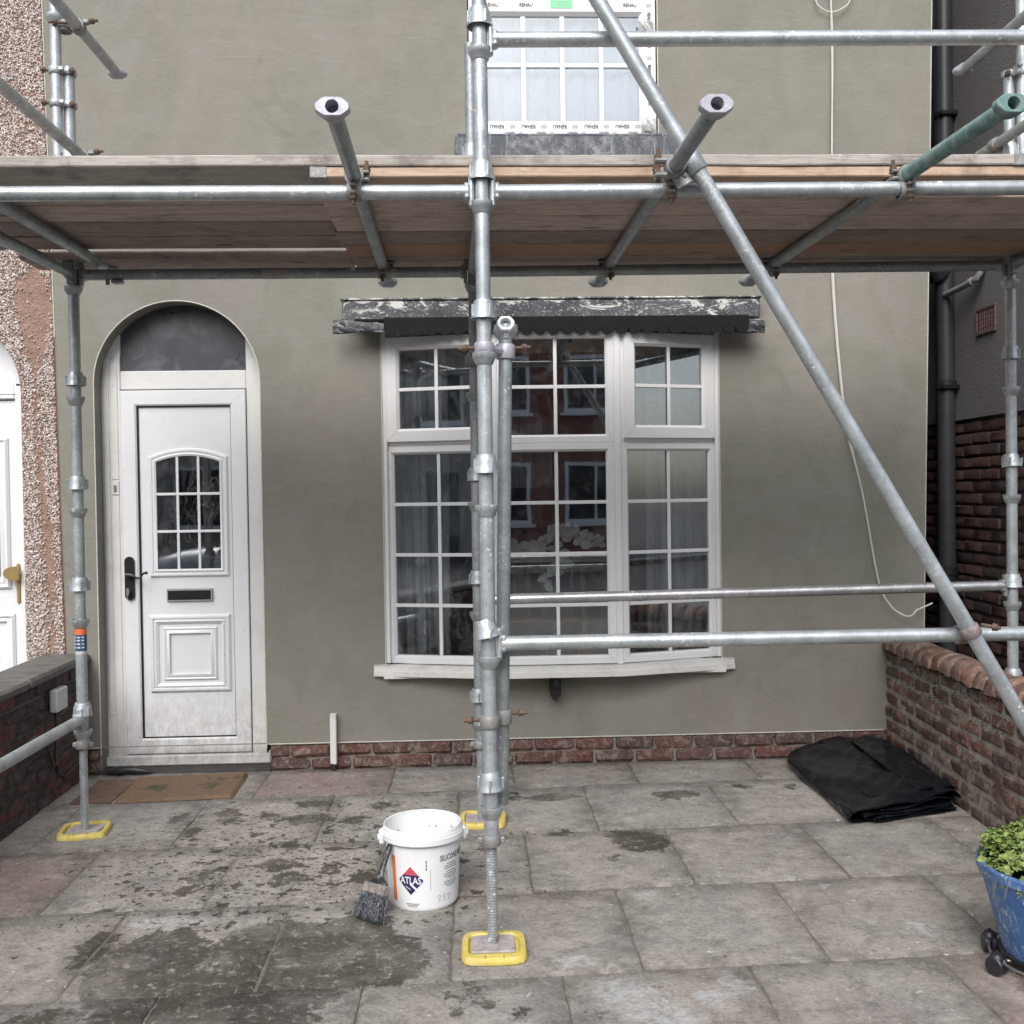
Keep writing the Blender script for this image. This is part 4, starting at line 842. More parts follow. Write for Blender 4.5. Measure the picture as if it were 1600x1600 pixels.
# half round coping bricks on edge
cop = []
for k in range(4):
    mm_ = MB(); prf = [(-.085, -.002), (-.085, .02)]+[(-.085*math.cos(a), .02+.062*math.sin(a)) for a in np.linspace(.25, PI-.25, 9)]+[(.085, .02), (.085, -.002)]
    vs = []; Lb = .106; n_ = len(prf)
    for s in (-Lb/2, -Lb/2+.007, Lb/2-.007, Lb/2):
        f_ = .90 if abs(s) > Lb/2-.001 else random.uniform(.95, 1.03)
        vs += [(s+random.uniform(-.003, .003), y*f_+random.uniform(-.006, .006), (z*f_)+random.uniform(-.006, .006)) for y, z in prf]
    fs = [(r*n_+i, r*n_+(i+1) % n_, (r+1)*n_+(i+1) % n_, (r+1)*n_+i) for r in range(3) for i in range(n_)]+[tuple(range(n_)), tuple(range(3*n_, 4*n_))]
    mm_.add(vs, fs); cop.append(mesh_of(mm_, 'coping_brick', BRICK_C, smooth=50))
ang = math.atan2(rd.y, rd.x); k = 0; s = .02
while s < 3.9:
    c = rw0+rd*(s+.055)-rn*.062
    inst('coping_brick', random.choice(cop), (c.x, c.y, .612+random.uniform(-.008, .007)), (random.uniform(-.06, .06), random.uniform(-.05, .05), ang+random.uniform(-.03, .03)), RWALL); s += .118
m = MB(); m.box(0, 3.95, -.128, .004, .604, .617, M=Mx); m.box(.02, 3.9, -.10, -.025, .617, .668, M=Mx); obj('coping_bed', m, MORTAR_R, RWALL, smooth=None)
# moss tufts in the bed joint
mv = []; mf = []
for _ in range(1500):
    s = abs(random.gauss(.75, .5)); 
    if s > 2.6: continue
    z = .607+random.gauss(0, .010) if random.random() < .75 else random.choice([.455, .532])+random.gauss(0, .008)
    p = rw0+rd*s+rn*random.uniform(.0, .012); r_ = random.uniform(.003, .007); b_ = len(mv)
    for _k in range(4): mv.append((p.x+random.uniform(-r_, r_), p.y+random.uniform(-r_, r_), z+random.uniform(-r_, r_)))
    mf += [(b_, b_+1, b_+2), (b_, b_+2, b_+3), (b_, b_+3, b_+1)]
m = MB(); m.v = mv; m.f = mf; obj('moss', m, plain('moss', (.045, .065, .018), .95, 0, .4, 60), RWALL, kind='stuff', smooth=None)

# ================================================================== right neighbour (side wall across a passage)
RN = thing('roughcast_house', 'dark roughcast side wall of the next house over old brick', 'house', (3.6, 2, 0))
rc = NT('dark_roughcast'); h_ = rc.noise(150, 4, .7); c_ = rc.mix(rc.ramp(h_, [(.35, 0), (.65, 1)]), (.16, .155, .158), (.30, .29, .288)); c_ = rc.mix(rc.math('MULTIPLY', rc.ramp(rc.noise(3, 5), [(.4, 0), (.7, 1)]), .4), c_, (.21, .165, .145)); ROUGH = rc.fin(c_, .95, 0, rc.bump(rc.math('ADD', h_, rc.noise(60, 3)), 1.0, .02))
NXW = 3.10
m = MB(); m.box(NXW-.02, 6.5, -.6, 6.5, 1.935, 6.2); 
obj('roughcast_wall', m, ROUGH, RN, smooth=None)
m = MB(); m.box(NXW+.012, 6.4, -.58, 6.5, -.1, 1.934); bw = obj('brick_wall', m, MORTAR_L, RN, smooth=None)
bm_n = brick_meshes(.212, .064, .06, BRICK_N, 5, .008, .004)
lay(bw, bm_n, (NXW+.022, -.58, 0), (0, 1, 0), 2.3, .0, 26, .212, .0645, .0095, (-1, 0))
m = MB(); m.box(2.3, 6.0, 6.5, 6.7, -.1, 5.6); obj('passage_end_wall', m, MORTAR_L, RN, smooth=None)
VENT = plain('terracotta_vent', (.14, .085, .08), .85, 0, .2, 40, .3)
m = MB(); vy, vz = .30, 2.505
m.box(NXW-.034, NXW-.02, vy-.115, vy+.115, vz-.082, vz-.062, .003); m.box(NXW-.034, NXW-.02, vy-.115, vy+.115, vz+.062, vz+.082, .003); m.box(NXW-.034, NXW-.02, vy-.115, vy-.098, vz-.0618, vz+.0618, .003); m.box(NXW-.034, NXW-.02, vy+.098, vy+.115, vz-.0618, vz+.0618, .003)
vt = obj('air_brick', m, VENT, RN)
for i in range(1, 7): m = MB(); yy = vy-.098+.196*i/7; m.box(NXW-.031, NXW-.021, yy-.006, yy+.006, vz-.0618, vz+.0618, .002); obj('vent_bar', m, VENT, vt)
for i in range(1, 5): m = MB(); z_ = vz-.062+.124*i/5; m.box(NXW-.029, NXW-.0205, vy-.0978, vy+.0978, z_-.005, z_+.005, .002); obj('vent_bar', m, VENT, vt)
SP = thing('soil_pipe', 'tall black soil pipe with brackets on the dark roughcast wall', 'pipe', (3.025, .72, 0))
m = MB(); m.tube((3.025, .72, -.1), (3.025, .72, 5.6), .054, 24); obj('pipe', m, SOIL, SP)
for z in (2.13, .95): m = MB(); m.lathe([(.056, 0), (.066, .004), (.066, .055), (.060, .06), (.055, .062)], (3.025, .72, z), (0, 0, 1), 24); obj('socket', m, BLACK, SP)
for z in (3.88, 2.16, .93): m = MB(); m.lathe([(.056, 0), (.061, .002), (.061, .028), (.056, .03)], (3.025, .72, z-.03), (0, 0, 1), 24); m.box(2.97, 3.085, .645, .665, z-.028, z-.002, .003); m.box(3.03, 3.082, .65, .74, z-.028, z-.002, .003); obj('bracket', m, BLACKM, SP)
m = MB(); m.tube((3.025, .72, 2.80), (2.93, .70, 2.95), .05, 18); m.lathe([(.05, 0), (.066, .0), (.066, .06), (.05, .06)], (2.99, .71, 2.84), (-.5, -.1, .8), 18); obj('branch', m, BLACK, SP)
m = MB(); m.path([(3.0, .665, 2.725), (3.02, .50, 2.738), (3.03, .36, 2.75), (3.035, .33, 2.757), (3.045, .312, 2.785), (3.05, .305, 2.83), (3.05, .30, 2.95)], .02, 12); m.lathe([(.02, 0), (.026, .001), (.026, .035), (.02, .036)], (3.028, .40, 2.747), (.06, -1, .06), 14); m.lathe([(.02, 0), (.027, .001), (.027, .03), (.02, .031)], (3.049, .306, 2.81), (0, 0, 1), 14)
obj('waste_pipe', m, GREYPIPE, None, 'grey plastic waste pipe with elbow joining the black soil pipe', 'pipe', org=(3.02, .5, 2.74))

# ================================================================== scaffold
R = .0242
FY, BY = -2.32, -1.02
def cup_bottom(mb, x, y, z):
    mb.lathe([(R, 0), (R+.004, .002), (.036, .020), (.0395, .026), (.0395, .040), (.036, .041), (.034, .034), (R+.0005, .030)], (x, y, z), (0, 0, 1), 24, False)
def cup_top(mb, x, y, z, tilt=0.0, ta=0.0):
    T = Matrix.Rotation(tilt, 4, Vector((math.cos(ta), math.sin(ta), 0)))
    prof = [(R+.002, .060), (.031, .060), (.034, .050), (.038, .028), (.0395, .012), (.043, .004), (.0435, .0), (.040, .0), (.036, .012), (R+.003, .050)]
    mb.lathe(prof, (x, y, z), (0, 0, 1), 24, False, tilt=T)
    for k in range(4):
        a = ta+.5+k*PI/2; Mx = Matrix.Translation((x, y, z)) @ T @ Matrix.Rotation(a, 4, 'Z')
        mb.box(.034, .0455, -.004, .004, .004, .045, .002, M=Mx)
def standard(label, x, y, z0, z1, cups, tops, jack=None, mat=GALV_B, group='scaffold standards', name='scaffold_standard', pad=True):
    t = thing(name, label, 'scaffold pole', (x, y, 0), group)
    m = MB(); m.pipe((x, y, z0), (x, y, z1), R, R-.004); obj('tube', m, mat, t)
    for z in cups: m = MB(); cup_bottom(m, x, y, z-.075); obj('lower_cup', m, mat, t)
    for e in tops:
        z, ti, ta = e if isinstance(e, tuple) else (e, 0, 0); m = MB(); cup_top(m, x, y, z, ti, ta); obj('upper_cup', m, mat, t)
    if jack:
        zb, zt = jack; p = .0092; prof = []; z = zb
        while z < zt: prof += [(.0148, z), (.0148, z+.0022), (.0182, z+.0040), (.0182, z+.0068), (.0148, z+.0084)]; z += p
        m = MB(); m.lathe(prof, (x, y, 0), (0, 0, 1), 20); j = obj('base_jack', m, GALV, t)
        m = MB(); m.box(x-.072, x+.072, y-.072, y+.072, zb-.008, zb, .002); obj('base_plate', m, plain('scuffed_base_plate', (.46, .42, .42), .7, .2, .35, 40, .3), j)
        m = MB(); m.lathe([(.0192, 0), (.031, .002), (.033, .008), (.033, .024), (.030, .034), (.0255, .036)], (x, y, zt-.035), (0, 0, 1), 20); m.box(x+.022, x+.046, y-.008, y+.008, zt-.028, zt-.006, .004); m.box(x-.046, x-.022, y-.008, y+.008, zt-.028, zt-.006, .004); obj('jack_nut', m, IRON, j)
    return t
LV = [.505, 1.005, 1.505, 2.005, 2.50, 3.00]
fs_ = standard('bright front scaffold standard in the middle of the photograph', .047, FY, .365, 3.62, [.505, 1.005, 1.505, 2.005, 2.50, 3.00, 3.5], [(.525, .05, 1), (1.032, .22, 1.2), 1.575, 2.082, 2.535, 3.035, 3.53], (.019, .375))
m = MB(); m.lathe([(R+.0005, 0), (R+.0012, .001), (R+.0012, .055), (R+.0005, .056)], (.047, FY, .40), (0, 0, 1), 24, False); obj('lilac_band', m, LILAC, fs_)
bs_ = standard('dull back scaffold standard hidden behind the middle front one', .020, BY, .37, 3.55, [.505, 1.005, 1.505, 2.005, 2.50, 3.00], [(.56, .03, 1), 1.10, 1.57, 2.09, 2.535, 3.035], (.019, .38), GALV_D)
lf_ = standard('back scaffold standard beside the left garden wall with orange and blue tape', -1.772, BY, .41, 3.44, [.505, 1.005, 1.505, 2.005, 2.50, 3.00], [(.535, 0, .5), 1.10, 1.555, 2.02, 2.535, 3.035], (.019, .42), GALV)
rt_ = standard('back scaffold standard on the far right beyond the mossy wall', 2.514, BY, .12, 3.42, [.505, 1.005, 1.505, 2.005, 2.50, 3.00], [.60, 1.04, (1.60, .10, .4), 2.10, 2.535, 3.035], (-.1, .13), GALV_B)
standard('front scaffold standard at the left end of the deck', -1.772, FY, .37, 3.62, LV, [.6, 1.1, 1.6, 2.1, 2.535, 3.035], (.019, .38), GALV)
standard('front scaffold standard at the right end of the deck', 2.514, FY, .1, 3.62, LV, [.6, 1.04, 1.6, 2.1, 2.535, 3.035], (-.1, .11), GALV)
# tapes on the left standard
for (za, zb, mt) in ((.902, .930, plain('orange_tape', (.78, .17, .06), .5)), (.828, .9015, plain('blue_print_tape', (.05, .10, .21), .5, 0, .6, 120)), (.812, .8275, plain('white_tape', (.62, .62, .62), .5, 0, .4, 100))):
    m = MB(); m.lathe([(R+.0003, za), (R+.0012, za+.001), (R+.0012, zb-.001), (R+.0003, zb)], (-1.772, BY, 0), (0, 0, 1), 24, False); obj('tape_band', m, mt, lf_)
m = MB()
for a in (-2.3, -1.6, -0.9):
    for zc in (.842, .858, .874, .888):
        Mx = Matrix.Translation((-1.772, BY, 0)) @ Matrix.Rotation(a, 4, 'Z'); m.box(R+.0010, R+.0017, -.006, .006, zc, zc+.006, M=Mx)
obj('tape_print', m, plain('tape_print_white', (.6, .62, .66), .6), lf_)
# couplers and bolts
def ringclamp(mb, c, ax, w=.046, r=R):
    ax = Vector(ax).normalized(); c = Vector(c)
    mb.lathe([(r+.0004, -w/2), (r+.006, -w/2), (r+.0085, -w/2+.004), (r+.0085, w/2-.004), (r+.006, w/2), (r+.0004, w/2)], c, ax, 20, False)
def bolt(parent, p, d, L=.075):
    p = Vector(p); d = Vector(d).normalized(); m = MB()
    m.tube(p-d*L*.4, p+d*L*.6, .0065, 10); m.lathe([(.0125, 0), (.0125, .012)], p+d*L*.26, d, 6); m.lathe([(.012, 0), (.014, .003), (.012, .006)], p+d*L*.20, d, 12)
    obj('bolt', m, RUST, parent)
def coupler(parent, c1, a1, c2, a2, name='coupler', b1=None, b2=None, mat=IRON):
    """right-angle or swivel coupler: two bands joined by a saddle, each closed by a flap bolt"""
    c1, c2 = Vector(c1), Vector(c2); a1 = Vector(a1).normalized(); a2 = Vector(a2).normalized(); m = MB()
    ringclamp(m, c1, a1); ringclamp(m, c2, a2)
    mid = (c1+c2)/2; m.tube(mid-(c2-c1)*.18, mid+(c2-c1)*.18, .019, 12)
    for (c, a, oth, b_) in ((c1, a1, c2, b1), (c2, a2, c1, b2)):
        n_ = a.cross((oth-c)).normalized() if b_ is None else Vector(b_[0]).normalized()
        q_ = c+n_*(R+.014); d = (oth-c).normalized()
        Mx = Matrix.Translation(q_) @ (d.to_track_quat('Z', 'Y').to_matrix().to_4x4())
        m.box(-.012, .012, -.018, .018, .006, .016, .004, M=Mx); m.box(-.012, .012, -.018, .018, -.018, -.008, .004, M=Mx)
    cp = obj(name, m, mat, parent)
    for (c, a, oth, b_) in ((c1, a1, c2, b1), (c2, a2, c1, b2)):
        n_ = a.cross((oth-c)).normalized() if b_ is None else Vector(b_[0]).normalized()
        d = (c-oth).normalized() if b_ is None else Vector(b_[1]).normalized()
        bolt(cp, c+n_*(R+.016), d, .085)
    return cp
def blade(mb, p, d):
    """forged ledger end that sits in the cup"""
    d = Vector(d).normalized(); n_ = Vector((0, 0, 1)).cross(d)
    Mx = Matrix(((d.x, n_.x, 0, p[0]), (d.y, n_.y, 0, p[1]), (d.z, n_.z, 1, p[2]), (0, 0, 0, 1)))
    mb.box(.026, .044, -.017, .017, -.052, .052, .006, M=Mx); mb.box(.038, .062, -.022, .022, -.028, .028, .008, M=Mx)
def ledger(label, p0, p1, mat=GALV_B, name='scaffold_ledger', group='scaffold ledgers', ends=(1, 1)):
    p0, p1 = Vector(p0), Vector(p1); d = (p1-p0).normalized(); t = thing(name, label, 'scaffold pole', tuple((p0+p1)/2), group)
    m = MB(); m.tube(p0+d*.045, p1-d*.045, R, 22); obj('tube', m, mat, t)
    for k, (p, dd) in enumerate(((p0, d), (p1, -d))):
        if ends[k]: m = MB(); blade(m, p, dd); obj('ledger_blade', m, mat, t)
    return t
ledger('front deck ledger left of the middle standard', (-1.772, FY, 2.496), (.047, FY, 2.497), GALV_B)
LDR = ledger('front deck ledger right of the middle standard', (.047, FY, 2.497), (2.514, FY, 2.510), GALV_B)
ledger('upper guard ledger crossing in front of the upstairs window', (.047, FY, 2.994), (2.514, FY, 3.012), GALV_B)
LLR = ledger('lower front ledger crossing below the bay window panes', (.047, FY, 1.011), (2.514, FY, 1.009), GALV_B)
LBL = ledger('back deck ledger above the front door', (-1.772, BY, 2.516), (.020, BY, 2.520), GALV_D)
ledger('back deck ledger above the bay window', (.020, BY, 2.520), (2.514, BY, 2.535), GALV_D)
ledger('shiny lower back ledger across the bay window', (.020, BY, 1.024), (2.514, BY, 1.047), m_galv('new_galvanised_steel', (1, 1, 1.02), 1.05, .85))
ledger('low end rail running forward beside the left garden wall', (-1.772, BY, .522), (-1.772, FY, .520), GALV)
ledger('end transom under the left edge of the deck', (-1.772, BY, 2.520), (-1.772, FY, 2.490), GALV_D)
ledger('end transom under the right edge of the deck', (2.514, BY, 2.54), (2.514, FY, 2.51), GALV_D)
ledger('cross transom behind the middle standard', (.020, BY, 2.52), (.047, FY, 2.497), GALV_D, ends=(0, 0))
m = MB(); m.lathe([(R+.0004, 0), (R+.001, .001), (R+.001, .115), (R+.0004, .116)], (-.93, BY, 2.518), (1, 0, 0), 20, False); obj('paint_band', m, plain('chalky_band', (.42, .40, .38), .8, 0, .3, 70), LBL)
m = MB(); m.box(-1.60, -1.55, BY-.02, BY+.02, 2.475, 2.493, .005); m.box(-1.628, -1.612, BY-.008, BY+.008, 2.470, 2.495, .003); obj('clip', m, GALV_D, LBL)
def flare(mb, p, d, hw=.047, hh=.024):
    """forged oblong end with a round socket, as on the transom tubes"""
    d = Vector(d).normalized(); sdv = Vector((0, 0, 1)).cross(d).normalized(); up = d.cross(sdv)
    def loop(hw_, hh_, off, n=28):
        out = []
        for i in range(n):
            a = 2*PI*i/n; c, s = math.cos(a), math.sin(a)
            k = 1/max(abs(c)**5+abs(s)**5, 1e-6)**(1/5); k = min(k, 1.22/max(1e-6, abs(c)+abs(s)*.62))
            x_ = hw_*c*k; z_ = hh_*s*k*(1 if abs(c) > .5 else 1.12)
            out.append(Vector(p)+d*off+sdv*x_+up*z_)
        return out
    def circ(r, off, n=28): return [Vector(p)+d*off+sdv*(r*math.cos(2*PI*i/n))+up*(r*math.sin(2*PI*i/n)) for i in range(n)]
    rings = [circ(R, -.06), loop(.030, R+.001, -.045), loop(hw, hh, -.028), loop(hw, hh, -.004), loop(hw-.003, hh-.003, 0), circ(.0185, .0), circ(.0175, -.004), circ(.0175, -.09)]
    vs = [v for r in rings for v in r]; n = 28; fs = [(k*n+i, k*n+(i+1) % n, (k+1)*n+(i+1) % n, (k+1)*n+i) for k in range(len(rings)-1) for i in range(n)]
    mb.add(vs, fs); mb.add(rings[-1], [tuple(range(n))])
    return mb
TZc = 2.5475
def transom(label, x0, x1, ya, yb, mat, endmat=None, z=TZc, cps=True, ledges=(FY, BY), b=1):
    t = thing('scaffold_transom', label, 'scaffold pole', ((x0+x1)/2, (ya+yb)/2, z), 'scaffold transoms'); em = endmat or mat
    p0, p1 = Vector((x0, ya, z)), Vector((x1, yb, z)); d = (p1-p0).normalized()
    m = MB(); m.tube(p0+d*.05, p1-d*.05, R, 22); obj('tube', m, mat, t)
    m = MB(); flare(m, p0, -d); obj('socket_end', m, em, t)
    m = MB(); flare(m, p1, d); obj('socket_end', m, mat, t)
    if cps:
        for ly in ledges:
            k = (ly-ya)/(yb-ya); x = x0+(x1-x0)*k; lz = 2.498 if ly == FY else 2.522
            coupler(t, (x, ly, z), d, (x+.0, ly, lz), (1, 0, 0), b1=((b, 0, 0), (0, 0, 1)), b2=((0, -1, 0), (0, 0, -1)))
    return t
transom('dull transom tube with lilac socket end left of the middle standard', -.359, -.394, -2.93, -.675, GALV_D, LILAC)
T2 = transom('dull transom tube with lilac socket end right of the upstairs window', .676, .636, -2.95, -.645, GALV_D, LILAC, b=-1)
transom('green painted transom tube sticking out on the right', 1.488, 1.385, -2.955, -.64, GALV_D, GREEN, b=-1)
m = MB(); m.lathe([(R+.0006, 0), (R+.0006, .62)], (1.4866, -2.92, TZc), (-.0445, 1, 0), 22, False); obj('green_paint_coat', m, GREEN, bpy.data.objects['scaffold_transom.002'])
transom('dark transom tube under the left end of the deck', -1.70, -1.655, -2.93, -.90, GALV_D, z=2.572, cps=False)
# diagonal brace
B0, B1 = Vector((.12, -2.385, 3.62)), Vector((1.99, -2.385, .43))
bt = thing('diagonal_brace', 'long pale diagonal brace tube crossing the right half of the scaffold', 'scaffold pole', tuple((B0+B1)/2)); bd = (B1-B0).normalized()
m = MB(); m.pipe(B0, B1, R+.0006, R-.004); obj('tube', m, GALV_B, bt)
def onb(z): return B0+bd*((z-B0.z)/bd.z)
pc = onb(2.575); m = MB(); ringclamp(m, pc, bd, .075); m.box(-.03, .03, -.004, .004, -.05, .05, .003, M=Matrix.Translation(pc+Vector((-.045, .01, -.03))) @ Matrix.Rotation(-.5, 4, 'Y')); 
c_ = obj('brace_clamp', m, GALV, bt); m = MB(); m.lathe([(.008, 0), (.010, .004), (.006, .008)], pc+Vector((-.035, -.03, -.055)), (0, -1, 0), 10); obj('rivet', m, IRON, c_)
m = MB(); ringclamp(m, (.667, FY-.095, TZc), (0, 1, 0), .05); m.tube((.667, FY-.09, TZc), tuple(pc), .014, 10); m.box(.60, .645, FY-.11, FY-.08, TZc+.012, TZc+.028, .006); m.box(.60, .645, FY-.11, FY-.08, TZc-.035, TZc-.018, .006); c_ = obj('clamp_saddle', m, IRON, bt); bolt(c_, (.612, FY-.095, TZc), (0, 0, 1), .10)
pc = onb(1.03); m = MB(); ringclamp(m, pc, bd, .036); ringclamp(m, (pc.x, FY, 1.01), (1, 0, 0), .04); c_ = obj('swivel_coupler', m, plain('pinkish_old_coupler', (.36, .29, .28), .7, .4, .4, 50, .5), bt); bolt(c_, pc+Vector((.052, -.02, .018)), (.6, -.6, -.1), .06)
# guard tubes at both ends
def guard(label, x, y0, y1, z, mat, flare_end=None, cy=BY, side=-1):
    t = thing('guard_rail', label, 'scaffold pole', (x, (y0+y1)/2, z), 'end guard rails'); m = MB(); m.tube((x, y0, z), (x, y1-(.05 if flare_end else 0), z), R, 22); obj('tube', m, mat, t)
    if flare_end: m = MB(); flare(m, (x, y1, z), (0, 1, 0), .046, .022); obj('socket_end', m, flare_end, t)
    m = MB(); ringclamp(m, (x, cy-.005, z), (0, 1, 0), .045); ringclamp(m, (x+side*.06, cy, z), (0, 0, 1), .045); m.tube((x, cy, z), (x+side*.06, cy, z), .016, 10); m.box(x+.02, x+.05, cy-.012, cy+.012, z+.012, z+.034, .005); c_ = obj('coupler', m, IRON, t); bolt(c_, (x+.035, cy, z+.024), (1, 0, .12), .085); bolt(c_, (x+side*.06, cy-.045, z), (side, -.15, 0), .08)
    return t
guard('upper left guard rail with white socket end', -1.722, -2.9, -.515, 3.615, GALV, LILAC, BY-.01)
guard('lower left guard rail ending above the deck board', -1.722, -2.9, -.955, 3.045, GALV, None, BY+.02)
guard('upper right guard rail with white socket end', 2.462, -2.9, -.66, 3.575, GALV, LILAC, BY-.01, 1)
guard('lower right guard rail just above the deck', 2.462, -2.9, -.84, 3.10, GALV, None, BY+.03, 1)
# lapped extension tubes
for (x, lab, mt, dx) in ((-1.818, 'extension tube lapped to the left back standard by two clamps', GALV_B, 1), (2.560, 'extension tube lapped to the right back standard', GALV_B, -1)):
    t = thing('extension_tube', lab, 'scaffold pole', (x, BY-.02, 2.66), 'lapped extension tubes'); y = BY-.025
    m = MB(); m.pipe((x, y, 2.66), (x, y, 3.95), R, R-.004); obj('tube', m, mt, t)
    for z in (3.27, 3.415):
        m = MB(); ringclamp(m, (x, y, z), (0, 0, 1), .03); ringclamp(m, (x+dx*.047, BY, z), (0, 0, 1), .028); m.box(x+dx*.02, x+dx*.045, y-.034, y-.02, z-.010, z+.010, .004); c_ = obj('lap_clamp', m, GALV, t); bolt(c_, (x-dx*.034, y-.008, z), (-dx, -.3, 0), .05); bolt(c_, (x+dx*.072, BY-.03, z-.01), (dx*.2, -1, 0), .05)
    m = MB(); cup_bottom(m, x, y, 3.62); obj('lower_cup', m, mt, t)
# spare socket-ended tube clamped to the back middle standard
t = thing('spare_tube', 'dull grey spare tube with socket end clamped upright behind the middle standard', 'scaffold pole', (.09, FY+.075, .44))
p0, p1 = Vector((.085, FY+.075, .455)), Vector((.122, FY+.085, 2.078)); d = (p1-p0).normalized()
m = MB(); m.tube(p0, p1-d*.03, R-.001, 22); obj('tube', m, GALV_D, t)
m = MB(); R_sv = R
sd_, up_ = Vector((1, 0, 0)), Vector((0, -1, 0)); rings = []
for (hw, hh, off) in ((R+.001, R+.001, -.05), (.034, .026, -.038), (.038, .028, -.022), (.036, .026, -.002), (.033, .023, .0), (.018, .012, .0), (.017, .011, -.03)):
    rings.append([p1+d*off+Vector((1, 0, 0))*hw*(1+.10*math.cos(4*a_))*math.cos(a_)+Vector((0, -1, 0))*hh*(1+.10*math.cos(4*a_))*math.sin(a_) for a_ in np.linspace(0, 2*PI, 25)[:-1]])
m.add([v for r in rings for v in r], [(k*24+i, k*24+(i+1) % 24, (k+1)*24+(i+1) % 24, (k+1)*24+i) for k in range(len(rings)-1) for i in range(24)]); m.add(rings[-1], [tuple(range(24))]); obj('socket_end', m, GALV_B, t)
m = MB(); flare(m, p1+Vector((-.001, -.034, .0)), (0, -.93, .36), .030, .024); obj('socket_face', m, plain('bare_zinc_forging', (.82, .83, .84), .55, 0, .2, 60, .4), t)
for z in (1.985, .752):
    q_ = p0+d*((z-p0.z)/d.z); m = MB(); ringclamp(m, q_, d, .05); ringclamp(m, (.047, FY, z), (0, 0, 1), .04); m.tube(q_, (.047, FY, z), .016, 10); c_ = obj('coupler', m, LILAC if z > 1 else IRON, t); bolt(c_, q_+Vector((.040, -.005, .012)), (1, -.1, .05), .075); bolt(c_, Vector((.047-.040, FY+.012, z+.004)), (-1, .1, -.05), .075)
# sole pads
def pad(label, x, y, a):
    t = thing('sole_pad', label, 'sole pad', (x, y, 0), 'yellow sole pads'); Mx = Matrix.Translation((x, y, 0)) @ Matrix.Rotation(a, 4, 'Z')
    m = MB(); n = 40; rings = []
    def lp(h, z, e=5.5): 
        out = []
        for i in range(n):
            an = 2*PI*i/n; c, s = math.cos(an), math.sin(an); k = 1/(abs(c)**e+abs(s)**e)**(1/e); out.append(Mx @ Vector((h*c*k, h*s*k, z)))
        return out
    for h, z in ((.106, .0), (.108, .004), (.106, .018), (.102, .024), (.086, .025), (.082, .020), (.081, .010)): rings.append(lp(h, z))
    m.add([v for r in rings for v in r], [(k*n+i, k*n+(i+1) % n, (k+1)*n+(i+1) % n, (k+1)*n+i) for k in range(len(rings)-1) for i in range(n)]); m.add(rings[-1], [tuple(range(n))]); obj('pad', m, YELLOW, t)
    m = MB()
    for s in (-.03, .03):
        for q_ in (-1, 1): m.box(s-.002, s+.002, q_*.095-.008, q_*.095+.008, .020, .0262, M=Mx)
    obj('rim_notch', m, plain('pad_groove', (.32, .26, .06), .8), t)
pad('yellow sole pad under the front middle base jack', .050, FY-.030, .0); pad('yellow sole pad under the left base jack', -1.775, BY+.005, .16); pad('battered yellow sole pad under the back middle standard', .028, BY+.01, -.05)
pad('yellow sole pad under the front left base jack', -1.772, FY, .1)

# ---- boards
def board(label, x0, x1, y0, y1, z0, z1, mat, group, bands=(0, 0), sag=0):
    t = thing('scaffold_board', label, 'board', ((x0+x1)/2, (y0+y1)/2, z0), group)
    m = MB(); n = 14; vs = []; fs = []
    prof = [(y0+.003, z0), (y1-.003, z0), (y1, z0+.004), (y1, z1-.004), (y1-.003, z1), (y0+.003, z1), (y0, z1-.004), (y0, z0+.004)]
    for i in range(n+1):
        x = x0+(x1-x0)*i/n; dz = random.uniform(-.0012, .0012); dy = random.uniform(-.0015, .0015)
        vs += [(x, y+dy, z+dz) for y, z in prof]
    for i in range(n):
        for k in range(8): fs.append((i*8+k, i*8+(k+1) % 8, (i+1)*8+(k+1) % 8, (i+1)*8+k))
    fs += [tuple(range(8)), tuple(range(n*8, n*8+8))]
    m.add(vs, fs); obj('plank', m, mat, t, smooth=30)
    for k, x in ((0, x0), (1, x1)):
        if bands[k]: m = MB(); a = x-.0015 if k == 0 else x-.055; m.box(a, a+.0565, y0-.0025, y1+.0025, z0-.0022, z1+.0022, .002); obj('end_band', m, BAND, t)
gB = 'scaffold boards on the deck'
zl0, zl1, zu0, zu1 = 2.5725, 2.6065, 2.6085, 2.6445
board('weathered grey long board on top at the front of the deck', -1.98, 1.925, -2.245, -2.02, zu0, zu1, BOARD_G, gB, (1, 1))
board('fresh orange front board under the grey one on the right', -.525, 2.62, -2.238, -2.015, zl0, zl1, BOARD_O, gB, (1, 0))
ys = [(-1.978, -1.762), (-1.748, -1.535), (-1.521, -1.325), (-1.309, -1.10)]
lab_r = ['brown board second from the front in the right run of the deck', 'brown board third from the front in the right run of the deck', 'brown board fourth from the front in the right run of the deck', 'brown board fifth from the front in the right run of the deck']
for (a, b), lab in zip(ys, lab_r): board(lab, -.535+random.uniform(-.02, .02), 2.62, a, b, zl0, zl1, BOARD if 'fifth' not in lab else m_wood('tan_scaffold_board', (.33, .21, .15), (.42, .28, .20), (.15, .09, .06), .8, .3), gB)
board('dark board at the back of the right run of the deck', -.52, 2.62, -1.089, -.868, zl0, zl1, BOARD, gB)
ysl = [(-2.008, -1.797), (-1.783, -1.562), (-1.546, -1.338), (-1.324, -1.112)]
lab_l = ['brown board second from the front in the left run of the deck', 'brown board third from the front in the left run of the deck', 'brown board fourth from the front in the left run of the deck', 'brown board nearest the wall in the raised left run of the deck']
for (a, b), lab in zip(ysl, lab_l): board(lab, -2.05, -.36+random.uniform(-.03, .03), a, b, zu0, zu1, BOARD, gB)
board('dark lower board at the back of the left run of the deck', -1.98, -.53, -1.085, -.865, zl0, zl1, BOARD, gB)
